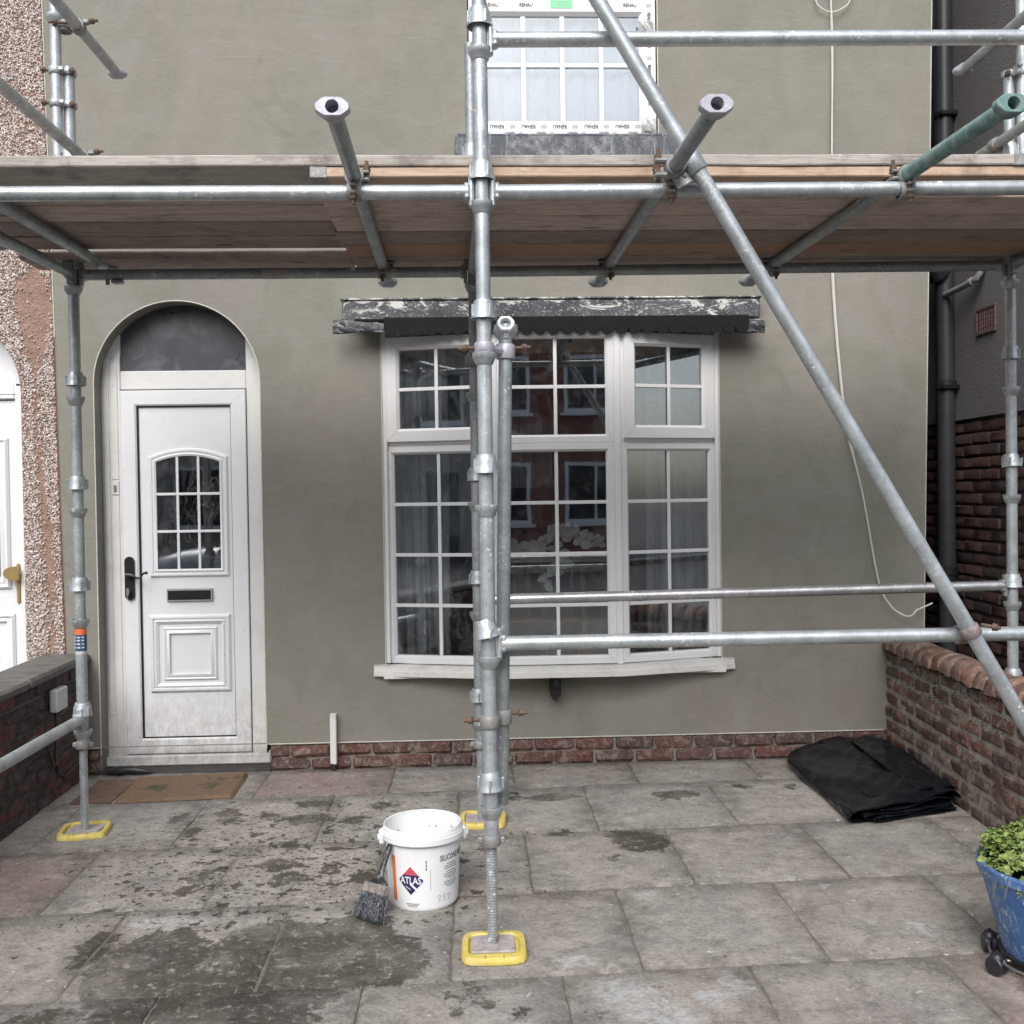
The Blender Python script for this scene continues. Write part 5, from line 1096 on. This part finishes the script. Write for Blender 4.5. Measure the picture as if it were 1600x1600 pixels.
# ================================================================== small things
# ---- bucket
BX, BYc, BH = -.203, -1.885, .288
br = lambda z: .1285+.0135*z/BH
BUC = thing('render_bucket', 'open white plastic bucket of silicone render standing on the flags', 'bucket', (BX, BYc, 0))
bp = NT('white_bucket_plastic'); c_ = bp.mix(bp.math('MULTIPLY', bp.ramp(bp.noise(11, 6, .7), [(.52, 0), (.7, 1)]), .25), (.74, .75, .76), (.58, .58, .56)); WPL = bp.fin(c_, .38, 0)
bi = NT('bucket_inside_plastic'); sp = bi.ramp(bi.noise(33, 5, .7), [(.63, 0), (.66, 1)]); sp2 = bi.ramp(bi.noise(9, 6, .7), [(.56, 0), (.66, 1)]); c_ = bi.mix(bi.math('MULTIPLY', sp2, .35), (.78, .79, .79), (.55, .55, .52)); WPI = bi.fin(bi.mix(bi.math('MULTIPLY', sp, .8), c_, (.26, .26, .24)), .45, 0)
zs = 0.002
m = MB(); m.lathe([(.118, .004), (.1255, .0), (.1285, .006)]+[(br(z), z) for z in np.linspace(.012, .245, 10)]+[(br(.25), .246)], (BX, BYc, zs), (0, 0, 1), 64, False); obj('body', m, WPL, BUC)
m = MB(); m.lathe([(.001, .012), (br(.01)-.004, .012)]+[(br(z)-.0035, z) for z in np.linspace(.02, BH-.004, 10)], (BX, BYc, zs), (0, 0, 1), 64, False); obj('inside', m, WPI, BUC)
m = MB(); m.lathe([(br(.246), .240), (.1505, .238), (.1535, .242), (.1535, .262), (.150, .2635), (.150, .270), (.147, .272), (.146, BH-.004), (.143, BH), (br(BH)-.0035, BH-.003)], (BX, BYc, zs), (0, 0, 1), 64, False); obj('rim', m, WPL, BUC)
for a in (PI*1.05, PI*.02): 
    Mx = Matrix.Translation((BX, BYc, zs)) @ Matrix.Rotation(a, 4, 'Z'); m = MB(); m.box(.140, .163, -.022, .022, .215, .268, .008, M=Mx); m.tube(Mx @ Vector((.160, 0, .24)), Mx @ Vector((.168, 0, .24)), .012, 12); obj('handle_lug', m, WPL, BUC)
m = MB(); pts = [(BX+.163*math.cos(a), BYc+.163*math.sin(a)*.9+.0, zs+.235-.012*math.sin(a)) for a in np.linspace(PI*.03, PI*.99, 24)]; m.path(pts, .0035, 8); obj('handle_wire', m, WPL, BUC)
def wrap(mb, vs, fs, th0, z0, lift=.0008):
    out = []
    for v in vs:
        z = z0+v[1]; r = br(z)+lift+(v[2] if len(v) > 2 else 0); a = th0+v[0]/br(z)
        out.append((BX+r*math.sin(a), BYc-r*math.cos(a), z+zs))
    mb.add(out, fs)
def grid_poly(fn, nx, nz):
    vs = [fn(i/nx, j/nz) for i in range(nx+1) for j in range(nz+1)]; fs = [(i*(nz+1)+j, (i+1)*(nz+1)+j, (i+1)*(nz+1)+j+1, i*(nz+1)+j+1) for i in range(nx) for j in range(nz)]
    return vs, fs
ORANGE = plain('orange_print', (.74, .20, .05), .45); NAVY = plain('navy_print', (.035, .03, .13), .45, 0, .5, 120); RED = plain('red_print', (.62, .09, .12), .45, 0, .3, 120); WHT = plain('white_print', (.8, .8, .8), .45); GRY = plain('grey_print', (.16, .16, .18), .5)
PB_ = -.05
m = MB(); wrap(m, *grid_poly(lambda u, v: (-.009+.018*u-.006*(1-v)*0, .165*v), 4, 12), -.84, .03); obj('orange_stripe', m, ORANGE, BUC, smooth=None)
H_ = .052
def dia(u, v, z0=-1, z1=1):
    z = z0+(z1-z0)*v; return ((2*u-1)*H_*.93*(1-abs(z)), z*H_)
m = MB(); wrap(m, *grid_poly(lambda u, v: dia(u, v, -1, .40), 10, 12), -.30, .112); wrap(m, *grid_poly(lambda u, v: dia(u, v, -1, .40), 10, 12), -.30, .112); lg = obj('diamond_emblem', m, NAVY, BUC, smooth=None)
m = MB(); wrap(m, *grid_poly(lambda u, v: dia(u, v, .40, 1), 10, 8), -.30, .112); obj('emblem_top', m, RED, lg, smooth=None)
v_, f_ = text_mesh('ATLAS', .030, .0003); m = MB(); wrap(m, [(v.x*.92, v.y*1.18, v.z) for v in v_], f_, -.30, .112, .0016); obj('emblem_lettering', m, WHT, lg, smooth=None)
m = MB(); wrap(m, *grid_poly(lambda u, v: ((-.004+.034*v)+.006*u, -.014-.030*v+.005*u), 2, 8), -.30, .112, .0014); wrap(m, *grid_poly(lambda u, v: (-.02+.02*v, -.022-.012*v+.003*u), 2, 5), -.30, .112, .0014); obj('emblem_swoosh', m, WHT, lg, smooth=None)
v_, f_ = text_mesh('SILICONE RENDER', .026, .0003); m = MB(); wrap(m, [(v.x*.80, v.y*1.15, v.z) for v in v_], f_, 1.13, .185); obj('lettering', m, GRY, BUC, smooth=None)
m = MB()
for k in range(10):
    L = (.042 if k % 3 else .030); zz = .160-k*.0082-(.004 if k > 2 else 0)-(.004 if k > 6 else 0)
    wrap(m, *grid_poly(lambda u, v: ((.045-L)+L*u*1.6, zz-.112+.0028*v), 10, 1), .62, .112)
for k in range(3): 
    L = .05-.008*k; wrap(m, *grid_poly(lambda u, v: (-L/2+L*u, .0025*v), 8, 1), -.26, .026-.0055*k)
wrap(m, *grid_poly(lambda u, v: (.0012*u, .075*v), 1, 6), .24, .075)
for k in range(3): wrap(m, *grid_poly(lambda u, v: (.0045*u, .010*v), 1, 2), .115, .150+.013*k)
for k in range(3): 
    for a in range(10):
        an = 2*PI*a/10; wrap(m, [(.0065*math.cos(an), .0065*math.sin(an)), (.0065*math.cos(an+.5), .0065*math.sin(an+.5)), (.0048*math.cos(an+.5), .0048*math.sin(an+.5)), (.0048*math.cos(an), .0048*math.sin(an))], [(0, 1, 2, 3)], .50+.16*k, .046)
    wrap(m, *grid_poly(lambda u, v: (-.004+.008*u, .0022*v), 3, 1), .50+.16*k, .030)
obj('small_print', m, GRY, BUC, smooth=None)
# ---- brush
BRU = thing('masonry_brush', 'wide black handled masonry brush leaning against the white bucket', 'brush', (-.39, -2.09, 0))
Bq, Tq = Vector((-.392, -2.088, .010)), Vector((-.318, -1.985, .238)); ax = (Tq-Bq).normalized(); wd = Vector((.68, -.73, 0)); wd = (wd-ax*wd.dot(ax)).normalized(); nd_ = ax.cross(wd)
if nd_.y > 0: nd_ = -nd_
MB_ = Matrix(((wd.x, nd_.x, ax.x, Bq.x), (wd.y, nd_.y, ax.y, Bq.y), (wd.z, nd_.z, ax.z, Bq.z), (0, 0, 0, 1)))
BR = NT('caked_bristle'); BRM = BR.fin(BR.mix(BR.ramp(BR.noise(160, 4, .7, vec=BR.scale(BR.pos, (1.4, 1.4, .12))), [(.46, 0), (.66, 1)]), (.022, .025, .032), (.24, .26, .28)), .75, 0)
m = MB()
for _ in range(620):
    u = random.uniform(-1, 1); v = random.uniform(-1, 1); a0 = Vector((u*.056, v*.016, .088)); sp = 1.0+.28; tip = Vector((u*.056*sp+random.gauss(0, .0015), v*.020+random.gauss(0, .0015), random.uniform(-.004, .006)))
    mid = a0.lerp(tip, .5)+Vector((random.gauss(0, .0008), random.gauss(0, .0008), 0)); m.path([MB_ @ a0, MB_ @ mid, MB_ @ tip], .0014, 4, [.0016, .0017, .0007])
obj('bristles', m, BRM, BRU, smooth=80)
m = MB(); m.box(-.058, .058, -.018, .018, .085, .122, .005, M=MB_); obj('ferrule', m, plain('crusted_ferrule', (.33, .29, .26), .8, .1, .5, 60, .6), BRU)
m = MB(); vs = []; fs = []; n = 16
for (z, a, b_) in ((.118, .052, .015), (.128, .046, .014), (.140, .026, .012), (.152, .015, .0105), (.175, .0105, .009), (.20, .011, .009), (.225, .0135, .0095), (.245, .0135, .009), (.256, .009, .006), (.260, .002, .002)):
    for i in range(n): an = 2*PI*i/n; vs.append((a*math.cos(an), b_*math.sin(an), z*1.02))
for k in range(9):
    for i in range(n): fs.append((k*n+i, k*n+(i+1) % n, (k+1)*n+(i+1) % n, (k+1)*n+i))
fs += [tuple(range(n)), tuple(range(9*n, 10*n))]
m.add(vs, fs, MB_); hb = NT('brush_handle_plastic'); z_ = hb.ramp(hb.noise(40, 6, .7), [(.52, 0), (.62, 1)]); obj('handle', m, hb.fin(hb.mix(hb.math('MULTIPLY', z_, .45), (.016, .016, .018), (.30, .31, .31)), .4, 0), BRU, smooth=70)
# ---- doormat
m = MB(); vs = []; fs = []; nx, ny = 40, 26; C4 = [Vector((-1.80, -.578, 0)), Vector((-1.222, -.535, 0)), Vector((-1.237, -.105, 0)), Vector((-1.825, -.13, 0))]
for i in range(nx+1):
    for j in range(ny+1):
        u, v = i/nx, j/ny; p = C4[0].lerp(C4[1], u).lerp(C4[3].lerp(C4[2], u), v); e = min(u, 1-u, v, 1-v)
        vs.append((p.x+random.uniform(-.003, .003), p.y+random.uniform(-.003, .003), (.018+random.uniform(-.003, .003)) if e > .001 else .002))
for i in range(nx):
    for j in range(ny): a = i*(ny+1)+j; fs.append((a, a+ny+1, a+ny+2, a+1))
m.add(vs, fs); cr = NT('coir'); c_ = cr.mix(cr.ramp(cr.noise(130, 4, .8), [(.3, 0), (.7, 1)]), (.14, .085, .05), (.34, .225, .14)); c_ = cr.mix(cr.math('MULTIPLY', cr.ramp(cr.noise(7, 5, .7), [(.58, 0), (.64, 1)]), .75), c_, (.06, .068, .04))
obj('doormat', m, cr.fin(c_, .95, 0, cr.bump(cr.noise(260, 4, .8), 1.0, .01)), None, 'brown coir doormat with green mossy patches before the white door', 'doormat', org=(-1.5, -.33, 0))
m = MB(); m.box(-2.02, -1.815, -.56, -.15, -.004, .008, .004); m.v = [(x+.0*y, y, z) for x, y, z in m.v]; obj('threshold_tile', m, plain('red_brown_tile', (.17, .10, .08), .85, 0, .4, 15, .4), None, 'red brown quarry tile beside the doormat', 'tile', org=(-1.92, -.35, 0))
# ---- white stake
m = MB(); m.box(-.803, -.768, -.055, -.022, .035, .312, .004); m.v = [(x-.010*(z-.3)*0+.006*math.sin(z*9), y, z+random.uniform(-.004, .004)) for x, y, z in m.v]
stk = thing('waste_stub', 'short flaking white pipe cover standing against the brick plinth', 'pipe', (-.785, -.04, 0)); obj('cover', m, m_upvc('flaking_white_paint', .6, (.70, .69, .66)), stk)
m = MB(); m.box(-.800, -.771, -.054, -.022, .0, .036, .004); obj('foot', m, BLACK, stk)
# ---- hanging cable on the wall
def smooth_pts(P, n=8):
    P = [Vector(p) for p in P]; out = []
    for i in range(len(P)-1):
        a, b, c, d = P[max(i-1, 0)], P[i], P[i+1], P[min(i+2, len(P)-1)]
        for k in range(n):
            t_ = k/n; out.append(.5*((2*b)+(-a+c)*t_+(2*a-5*b+4*c-d)*t_**2+(-a+3*b-3*c+d)*t_**3))
    return out+[P[-1]]
m = MB()
m.path(smooth_pts([(2.030, -.02, 5.4), (2.036, -.02, 4.5), (2.040, -.02, 4.17), (2.043, -.02, 3.9), (2.040, -.02, 3.39), (2.033, -.02, 2.70), (2.088, -.03, 1.953), (2.15, -.03, 1.65)]), .0045, 8)
m.path(smooth_pts([(2.025, -.03, 5.2), (2.028, -.03, 4.5), (2.044, -.03, 4.0), (2.035, -.03, 3.4), (2.036, -.03, 2.7), (2.093, -.035, 1.95), (2.195, -.035, 1.45), (2.272, -.04, 1.0), (2.334, -.05, .855), (2.40, -.07, .80), (2.438, -.08, .795), (2.455, -.09, .812), (2.468, -.09, .828), (2.51, -.09, .845), (2.558, -.09, .866)]), .0045, 8)
m.path(smooth_pts([(1.93, -.03, 4.40), (1.948, -.03, 4.24), (1.985, -.03, 4.185), (2.04, -.03, 4.165), (2.10, -.03, 4.185), (2.145, -.03, 4.235), (2.17, -.03, 4.4)]), .0035, 8)
obj('white_cable', m, ROPE, None, 'thin white cable hanging loose down the right side of the rendered wall', 'cable', org=(2.1, -.03, .8))
# ---- folded black sheet
ph = [random.uniform(0, 6.28) for _ in range(20)]
def shn(u, v, a=1.0):
    tri = lambda q: abs(((q/PI) % 2)-1)*2-1
    return a*(.006*math.sin(6*u+5*v+ph[0])+.005*tri(8*u-7*v+ph[1])+.0035*tri(15*u+11*v+ph[2])+.0022*tri(-19*u+27*v+ph[3])+.0012*tri(39*u-31*v+ph[4]))
SHM = NT('black_polythene'); dst = SHM.ramp(SHM.noise(7, 7, .72, dist=1.4), [(.56, 0), (.75, 1)]); SHEET = SHM.fin(SHM.mix(SHM.math('MULTIPLY', dst, .22), (.006, .007, .010), (.10, .11, .12)), SHM.ramp(SHM.noise(6, 5), [(.3, .12), (.7, .26)]), 0, SHM.bump(SHM.noise(13, 4, .6, dist=2.2), .4, .010), .13)
SH = thing('folded_sheet', 'folded black polythene sheet lying against the mossy brick wall', 'sheet', (2.02, -.6, 0))
def strip(name, prof, vlo, vhi, hfun, nv=46, thick=.0025):
    P = smooth_pts([(p[0], 0, p[1]) for p in prof], 6); vs = []; fs = []; n = len(P)
    for j in range(nv+1):
        v = j/nv; y = vlo+(vhi-vlo)*v
        for i, p in enumerate(P):
            s = i/(n-1); k, dx, dy = hfun(v, p.x)
            vs.append((1.985+(p.x-2.02)*1.12+dx+shn(s*2, v*1.3, .8), y+dy+.012*math.sin(5*s+3*v+ph[5]), max(.003, p.z*k+shn(s*3+1, v*2, 1.0)*min(1, p.z/.03))))
    for j in range(nv):
        for i in range(n-1): a = j*n+i; fs.append((a, a+1, a+n+1, a+n))
    mm_ = MB(); mm_.add(vs, fs); o = obj(name, mm_, SHEET, SH, smooth=38); o.modifiers.new('s', 'SOLIDIFY').thickness = thick
    return o
def hf(v, x):
    return (1.0+.35*v, .02*v*0+(.06*max(0, v-.86)/.14 if x < 1.95 else 0), (.16*(x-1.81)/.45 if True else 0))
strip('top_layer', [(2.22, .004), (2.02, .004), (1.83, .004), (1.762, .008), (1.742, .026), (1.755, .047), (1.80, .060), (1.92, .068), (2.05, .074), (2.14, .082), (2.22, .084), (2.272, .066), (2.285, .035), (2.28, .005)], -1.165, -.10, hf)
strip('inner_fold', [(2.21, .014), (2.05, .016), (1.87, .012), (1.815, .020), (1.81, .031), (1.84, .037), (2.02, .035), (2.14, .038), (2.21, .045), (2.205, .058), (2.12, .060), (2.0, .053), (1.88, .048)], -1.185, -.35, hf, 30)
strip('inner_fold', [(2.25, .010), (2.12, .025), (2.00, .026), (1.85, .024), (1.84, .018), (1.95, .009), (2.10, .008), (2.24, .007)], -1.20, -.5, hf, 24)
strip('corner_fold', [(2.10, .085), (2.18, .093), (2.25, .092), (2.292, .075), (2.305, .045), (2.30, .015), (2.27, .005)], -1.10, -.20, hf, 26)
# ---- planter
PX, PY = 1.818, -2.615
PLT = thing('blue_planter', 'scratched blue plastic planter on a wheeled caddy', 'planter', (PX, PY, 0))
pt_ = NT('scuffed_blue_plastic'); s1 = pt_.ramp(pt_.noise(30, 5, .7, vec=pt_.scale(pt_.pos, (1.6, 1.6, .5)), dist=2.0), [(.55, 0), (.60, 1)]); s2 = pt_.ramp(pt_.noise(9, 6, .7), [(.44, 0), (.58, 1)]); s3 = pt_.ramp(pt_.noise(75, 2, .4, dist=3.5), [(.60, 0), (.63, 1)])
c_ = pt_.mix(pt_.ramp(pt_.noise(5, 4), [(.3, 0), (.7, 1)]), (.035, .095, .25), (.05, .13, .32)); c_ = pt_.mix(pt_.math('MULTIPLY', pt_.math('MULTIPLY', s1, s2), .9), c_, (.50, .57, .64)); c_ = pt_.mix(pt_.math('MULTIPLY', pt_.math('MULTIPLY', s3, s2), .5), c_, (.40, .48, .56)); c_ = pt_.mix(pt_.math('MULTIPLY', s2, .15), c_, (.20, .26, .32))
BLUE = pt_.fin(c_, .42, 0)
zb_, zt_ = .058, .337; r0, r1 = .178, .250
pr_ = [(.01, zb_), (r0, zb_), (r0+.003, zb_+.006)]+[(r0+(r1-r0)*((z-zb_)/(zt_-zb_)), z) for z in np.linspace(zb_+.02, zt_-.035, 8)]+[(r1-.012, zt_-.034), (r1+.002, zt_-.030), (r1+.004, zt_-.006), (r1, zt_), (r1-.008, zt_), (r1-.014, zt_-.012), (r1-.026, zt_-.07)]
m = MB(); m.lathe(pr_, (PX, PY, 0), (0, 0, 1), 64, False); obj('pot', m, BLUE, PLT)
m = MB(); m.lathe([(.001, zt_-.028), (r1-.02, zt_-.030)], (PX, PY, 0), (0, 0, 1), 40, False); obj('soil', m, plain('soil', (.03, .022, .016), .95, 0, .3, 40, .8), PLT)
m = MB(); m.lathe([(.14, .048), (.185, .048), (.19, .051), (.19, .058), (.185, .0615), (.14, .0615)], (PX, PY, 0), (0, 0, 1), 48, False); ring_ = obj('caddy', m, BLACKM, PLT)
m = MB(); pts = [(PX+.216*math.cos(a), PY+.216*math.sin(a), .045) for a in np.linspace(0, 2*PI, 49)]; m.path(pts, .004, 8)
for a in np.linspace(0, 2*PI, 6)[:-1]: m.tube((PX+.216*math.cos(a+3.18), PY+.216*math.sin(a+3.18), .045), (PX+.15*math.cos(a+3.35), PY+.15*math.sin(a+3.35), .05), .004, 8)
obj('caddy_rail', m, plain('caddy_wire', (.30, .30, .30), .4, .8), PLT)
for a in (3.18, 3.85, 4.7, 2.4, .6, 5.6):
    cx, cy = PX+.222*math.cos(a), PY+.222*math.sin(a); d = Vector((math.cos(a+.5), math.sin(a+.5), 0)); m = MB()
    for s in (-1, 1): m.lathe([(.004, -.009), (.026, -.009), (.0295, -.005), (.0295, .005), (.026, .009), (.004, .009)], Vector((cx, cy, .030))+d*(s*.012), d, 20)
    m.tube((cx, cy, .03), (cx, cy, .075), .006, 8); m.lathe([(.020, 0), (.022, .004), (.016, .016), (.002, .020)], (cx, cy, .050), (0, 0, 1), 14); obj('castor', m, BLACK, PLT)
# sticker remnants
m = MB()
for (a, z, s) in ((3.72, .268, .010), (3.78, .218, .012), (3.80, .205, .011), (3.82, .195, .007)):
    r_ = r0+(r1-r0)*((z-zb_)/(zt_-zb_))+.0012; vs = []
    for k in range(8): an = 2*PI*k/8; q_ = s*random.uniform(.6, 1.1); vs.append((PX+r_*math.cos(a+q_*math.cos(an)/r_), PY+r_*math.sin(a+q_*math.cos(an)/r_), z+q_*math.sin(an)))
    m.add(vs, [tuple(range(8))])
obj('sticker_remnant', m, plain('pink_sticker', (.55, .30, .36), .7, 0, .3, 60), PLT, smooth=None)
PL = thing('potted_herb', 'bright green curly leafed herb filling the blue planter', 'plant', (PX, PY, zt_-.03))
lv_ = []; lf_ = []; lc = []
for _ in range(5200):
    a = random.uniform(0, 2*PI); rr = (random.random()**.55)*.245; hgt = .085*(1-(rr/.30)**2)+.018+random.uniform(-.028, .012)+.012*math.sin(9*a)+.012*math.sin(5*a+rr*30)
    if rr > .232: hgt = min(hgt, random.uniform(-.03, .03))
    c = Vector((PX+rr*math.cos(a), PY+rr*math.sin(a), zt_-.012+hgt)); s = min(.021, random.lognormvariate(-4.62, .38))
    nrm = Vector((math.cos(a)*rr*2.2+random.gauss(0, .35), math.sin(a)*rr*2.2+random.gauss(0, .35), 1)).normalized(); t1 = nrm.orthogonal().normalized(); t1.rotate(Matrix.Rotation(random.uniform(0, 6.28), 3, nrm)); t2 = nrm.cross(t1); b_ = len(lv_)
    lv_.append(c)
    for k in range(7):
        an = 2*PI*k/7; r_ = s*(1.0 if k % 2 else .68)*random.uniform(.8, 1.15); lv_.append(c+t1*(r_*math.cos(an))+t2*(r_*math.sin(an))+nrm*random.uniform(-.35, .5)*s)
    for k in range(7): lf_.append((b_, b_+1+k, b_+1+(k+1) % 7))
m = MB(); m.v = [tuple(v) for v in lv_]; m.f = lf_
lm = NT('herb_leaf'); n1 = lm.noise(38, 3, .6); c_ = lm.mix(lm.ramp(n1, [(.3, 0), (.7, 1)]), (.075, .135, .026), (.25, .31, .085)); c_ = lm.mix(lm.math('MULTIPLY', lm.ramp(lm.noise(90, 2), [(.58, 0), (.66, 1)]), .6), c_, (.37, .40, .15))
lm.b.inputs['Subsurface Weight'].default_value = 0
obj('foliage', m, lm.fin(c_, .55, 0), PL, kind='stuff', smooth=None)
m = MB()
for k in range(9):
    a = 3.2+.16*k; pts = [(PX+(.235+.03*t_)*math.cos(a+.1*math.sin(3*t_)), PY+(.235+.03*t_)*math.sin(a), zt_+.01-.075*t_**2*random.uniform(.4, 1.2)) for t_ in np.linspace(0, 1, 6)]; m.path(pts, .0012, 5)
obj('stem', m, plain('trailing_stem', (.16, .17, .07), .8), PL)
m = MB()
for _ in range(140):
    a = 3.95+random.gauss(0, .07); z = zt_-.03-abs(random.gauss(0, .035)); r_ = r0+(r1-r0)*((z-zb_)/(zt_-zb_))+.004+random.uniform(0, .012); c = Vector((PX+r_*math.cos(a), PY+r_*math.sin(a), z)); s = random.uniform(.004, .008)
    m.add([c+Vector((random.uniform(-s, s), random.uniform(-s, s), random.uniform(-s, s))) for _k in range(4)], [(0, 1, 2), (0, 2, 3)])
obj('withered_tuft', m, plain('withered_leaf', (.06, .075, .03), .9, 0, .4, 60), PL, smooth=None)
# small grit and paint flakes on the flags
gv = []; gf = []
for _ in range(900):
    x = random.uniform(-2.0, 2.1); y = random.uniform(-3.1, -.06); s = random.uniform(.0012, .0042); b_ = len(gv)
    for k in range(4): gv.append((x+random.uniform(-s, s), y+random.uniform(-s, s), .0035+random.uniform(0, s)))
    gf += [(b_, b_+1, b_+2), (b_, b_+2, b_+3), (b_, b_+1, b_+3)]
m = MB(); m.v = gv; m.f = gf; obj('grit', m, plain('paint_grit', (.45, .43, .40), .9, 0, .5, 300), None, 'scattered pale grit and paint flakes lying on the paving flags', 'grit', kind='stuff', smooth=None)

# ================================================================== the street behind the camera, seen only in the panes
bw_ = NT('terrace_brick'); bt_ = bw_.n('TexBrick'); bw_.l(bw_.scale(bw_.pos, (1, 1, 1), rot=(PI/2, 0, 0)), bt_.inputs['Vector']); bt_.inputs['Scale'].default_value = 4.5; bt_.inputs['Color1'].default_value = (.20, .075, .05, 1); bt_.inputs['Color2'].default_value = (.27, .10, .07, 1); bt_.inputs['Mortar'].default_value = (.20, .16, .14, 1); TERR = bw_.fin(bt_.outputs[0], .9, 0)
STUC = plain('cream_stucco', (.42, .40, .36), .9, 0, .1); ROOF = plain('grey_slate_roof', (.07, .07, .075), .8, 0, .3, 8); ROOMD = plain('dark_pane', (.03, .035, .04), .12)
for k, (x0, x1, mt, lab) in enumerate(((-16, -5.2, STUC, 'cream stuccoed terrace house across the street mirrored in the panes'), (-5.2, 4.2, TERR, 'red brick house with white gable across the street mirrored in the panes'), (4.2, 15, STUC, 'pale terrace house with a slate roof mirrored in the right pane'))):
    yf = -19.5; h = thing('terrace_house', lab, 'house', ((x0+x1)/2, yf-4, -.12), 'houses across the street')
    m = MB(); m.box(x0+.01, x1-.01, yf-8, yf, -.12, 5.6); obj('wall', m, mt, h, smooth=None)
    m = MB(); m.add([(x0, yf+.35, 5.5), (x1, yf+.35, 5.5), (x1, yf-4, 8.2), (x0, yf-4, 8.2), (x0, yf-8.3, 5.5), (x1, yf-8.3, 5.5)], [(0, 1, 2, 3), (3, 2, 5, 4), (0, 3, 4), (1, 5, 2)]); obj('roof', m, ROOF, h, smooth=None)
    n_ = 4
    for i in range(n_):
        xc = x0+(x1-x0)*(i+.5)/n_
        for (z0, z1) in ((.8, 2.3), (3.5, 4.9)):
            if i == 1 and z0 < 1:
                m = MB(); m.box(xc-.5, xc+.5, yf, yf+.06, -.1, 2.15, .01); obj('door', m, plain('street_door', (.05, .10, .09), .5), h); continue
            m = MB(); m.ring(rect(xc-.75, xc+.75, z0, z1), [(0, 0), (0, .06), (.09, .06), (.09, 0)], Matrix.Translation((0, yf+.001, 0)) @ Matrix.Rotation(PI, 4, 'Z') @ Matrix.Translation((-2*xc, 0, 0))); m.box(xc-.03, xc+.03, yf, yf+.05, z0, z1); m.box(xc-.85, xc+.85, yf, yf+.14, z0-.08, z0-.005); f = obj('window', m, UPVC_N, h)
            m = MB(); m.box(xc-.7, xc+.7, yf+.005, yf+.012, z0+.05, z1-.05); obj('pane', m, ROOMD, f, smooth=None)
    if k == 1:
        m = MB(); m.add([(x0+.3, yf+.5, 2.75), (x0+3.6, yf+.5, 4.1), (x0+6.9, yf+.5, 2.75), (x0+6.9, yf+.44, 2.5), (x0+3.6, yf+.44, 3.85), (x0+.3, yf+.44, 2.5), (x0+.3, yf, 2.75), (x0+3.6, yf, 4.1), (x0+6.9, yf, 2.75)], [(0, 1, 4, 5), (1, 2, 3, 4), (0, 6, 7, 1), (1, 7, 8, 2)]); obj('bargeboard', m, UPVC_N, h, smooth=None)

# ---- a parked car in the street
CR = thing('parked_car', 'silver hatchback parked in the street mirrored in the lower left panes', 'car', (-2.6, -9.2, -.12))
PAINT = plain('silver_car_paint', (.50, .52, .54), .25, .4, .05); TYRE = plain('tyre_rubber', (.02, .02, .021), .8); CGL = plain('car_glass', (.02, .024, .028), .06)
def car_loft(st, halfw, name, mat, zb=.1, parent=CR):
    """loft side stations (x, z_low, z_high, half width factor) into a closed shell"""
    vs = []; fs = []; n = 12
    for (x, z0, z1, k) in st:
        for i in range(n):
            a = 2*PI*i/n+PI/n; c, s = math.cos(a), math.sin(a); q = 1/(abs(c)**4+abs(s)**4)**.25
            tum = 1-.10*max(0, s); vs.append((-2.6+x, -9.2+halfw*k*c*q*tum, zb-.12+(z0+z1)/2+(z1-z0)/2*s*q))
    for j in range(len(st)-1):
        for i in range(n): fs.append((j*n+i, j*n+(i+1) % n, (j+1)*n+(i+1) % n, (j+1)*n+i))
    fs += [tuple(range(n)), tuple(range((len(st)-1)*n, len(st)*n))]
    mb = MB(); mb.add(vs, fs); return obj(name, mb, mat, parent, smooth=50)
car_loft([(-2.05, .25, .60, .72), (-1.98, .15, .70, .86), (-1.6, .12, .80, .97), (-.9, .12, .88, 1), (0, .12, .92, 1), (1.2, .12, .94, 1), (1.8, .14, .90, .95), (2.02, .2, .80, .84), (2.06, .28, .7, .75)], .87, 'body', PAINT)
car_loft([(-1.0, .86, .90, .84), (-.55, .88, 1.18, .80), (-.1, .88, 1.38, .76), (.6, .9, 1.42, .75), (1.25, .9, 1.36, .75), (1.75, .9, 1.05, .76), (1.85, .88, .92, .76)], .87, 'cabin_glass', CGL)
car_loft([(-.12, 1.372, 1.385, .66), (.0, 1.375, 1.42, .68), (.6, 1.38, 1.45, .68), (1.2, 1.34, 1.40, .68), (1.4, 1.28, 1.31, .66)], .87, 'roof', PAINT)
for sx in (-1.25, 1.28):
    for sy in (-1, 1):
        m = MB(); m.lathe([(.12, -.09), (.27, -.10), (.31, -.08), (.31, .08), (.27, .10), (.12, .09)], (-2.6+sx, -9.2+sy*.78, .19), (0, 1, 0), 24); wh_ = obj('wheel', m, TYRE, CR)
        m = MB(); m.lathe([(.02, 0), (.19, .01), (.20, -.02), (.20, -.05)], (-2.6+sx, -9.2+sy*.885, .19), (0, sy, 0), 20); obj('rim', m, plain('alloy_rim', (.5, .5, .5), .3, .8), wh_)
for y in (-.55, .55):
    m = MB(); m.box(-4.66, -4.55, -9.2+y-.17, -9.2+y+.17, .44, .58, .04); obj('headlight', m, plain('headlight_lens', (.7, .72, .74), .1), CR)
    m = MB(); m.box(-.58, -.50, -9.2+y-.12, -9.2+y+.12, .5, .78, .03); obj('tail_light', m, plain('tail_lens', (.4, .03, .03), .2), CR)
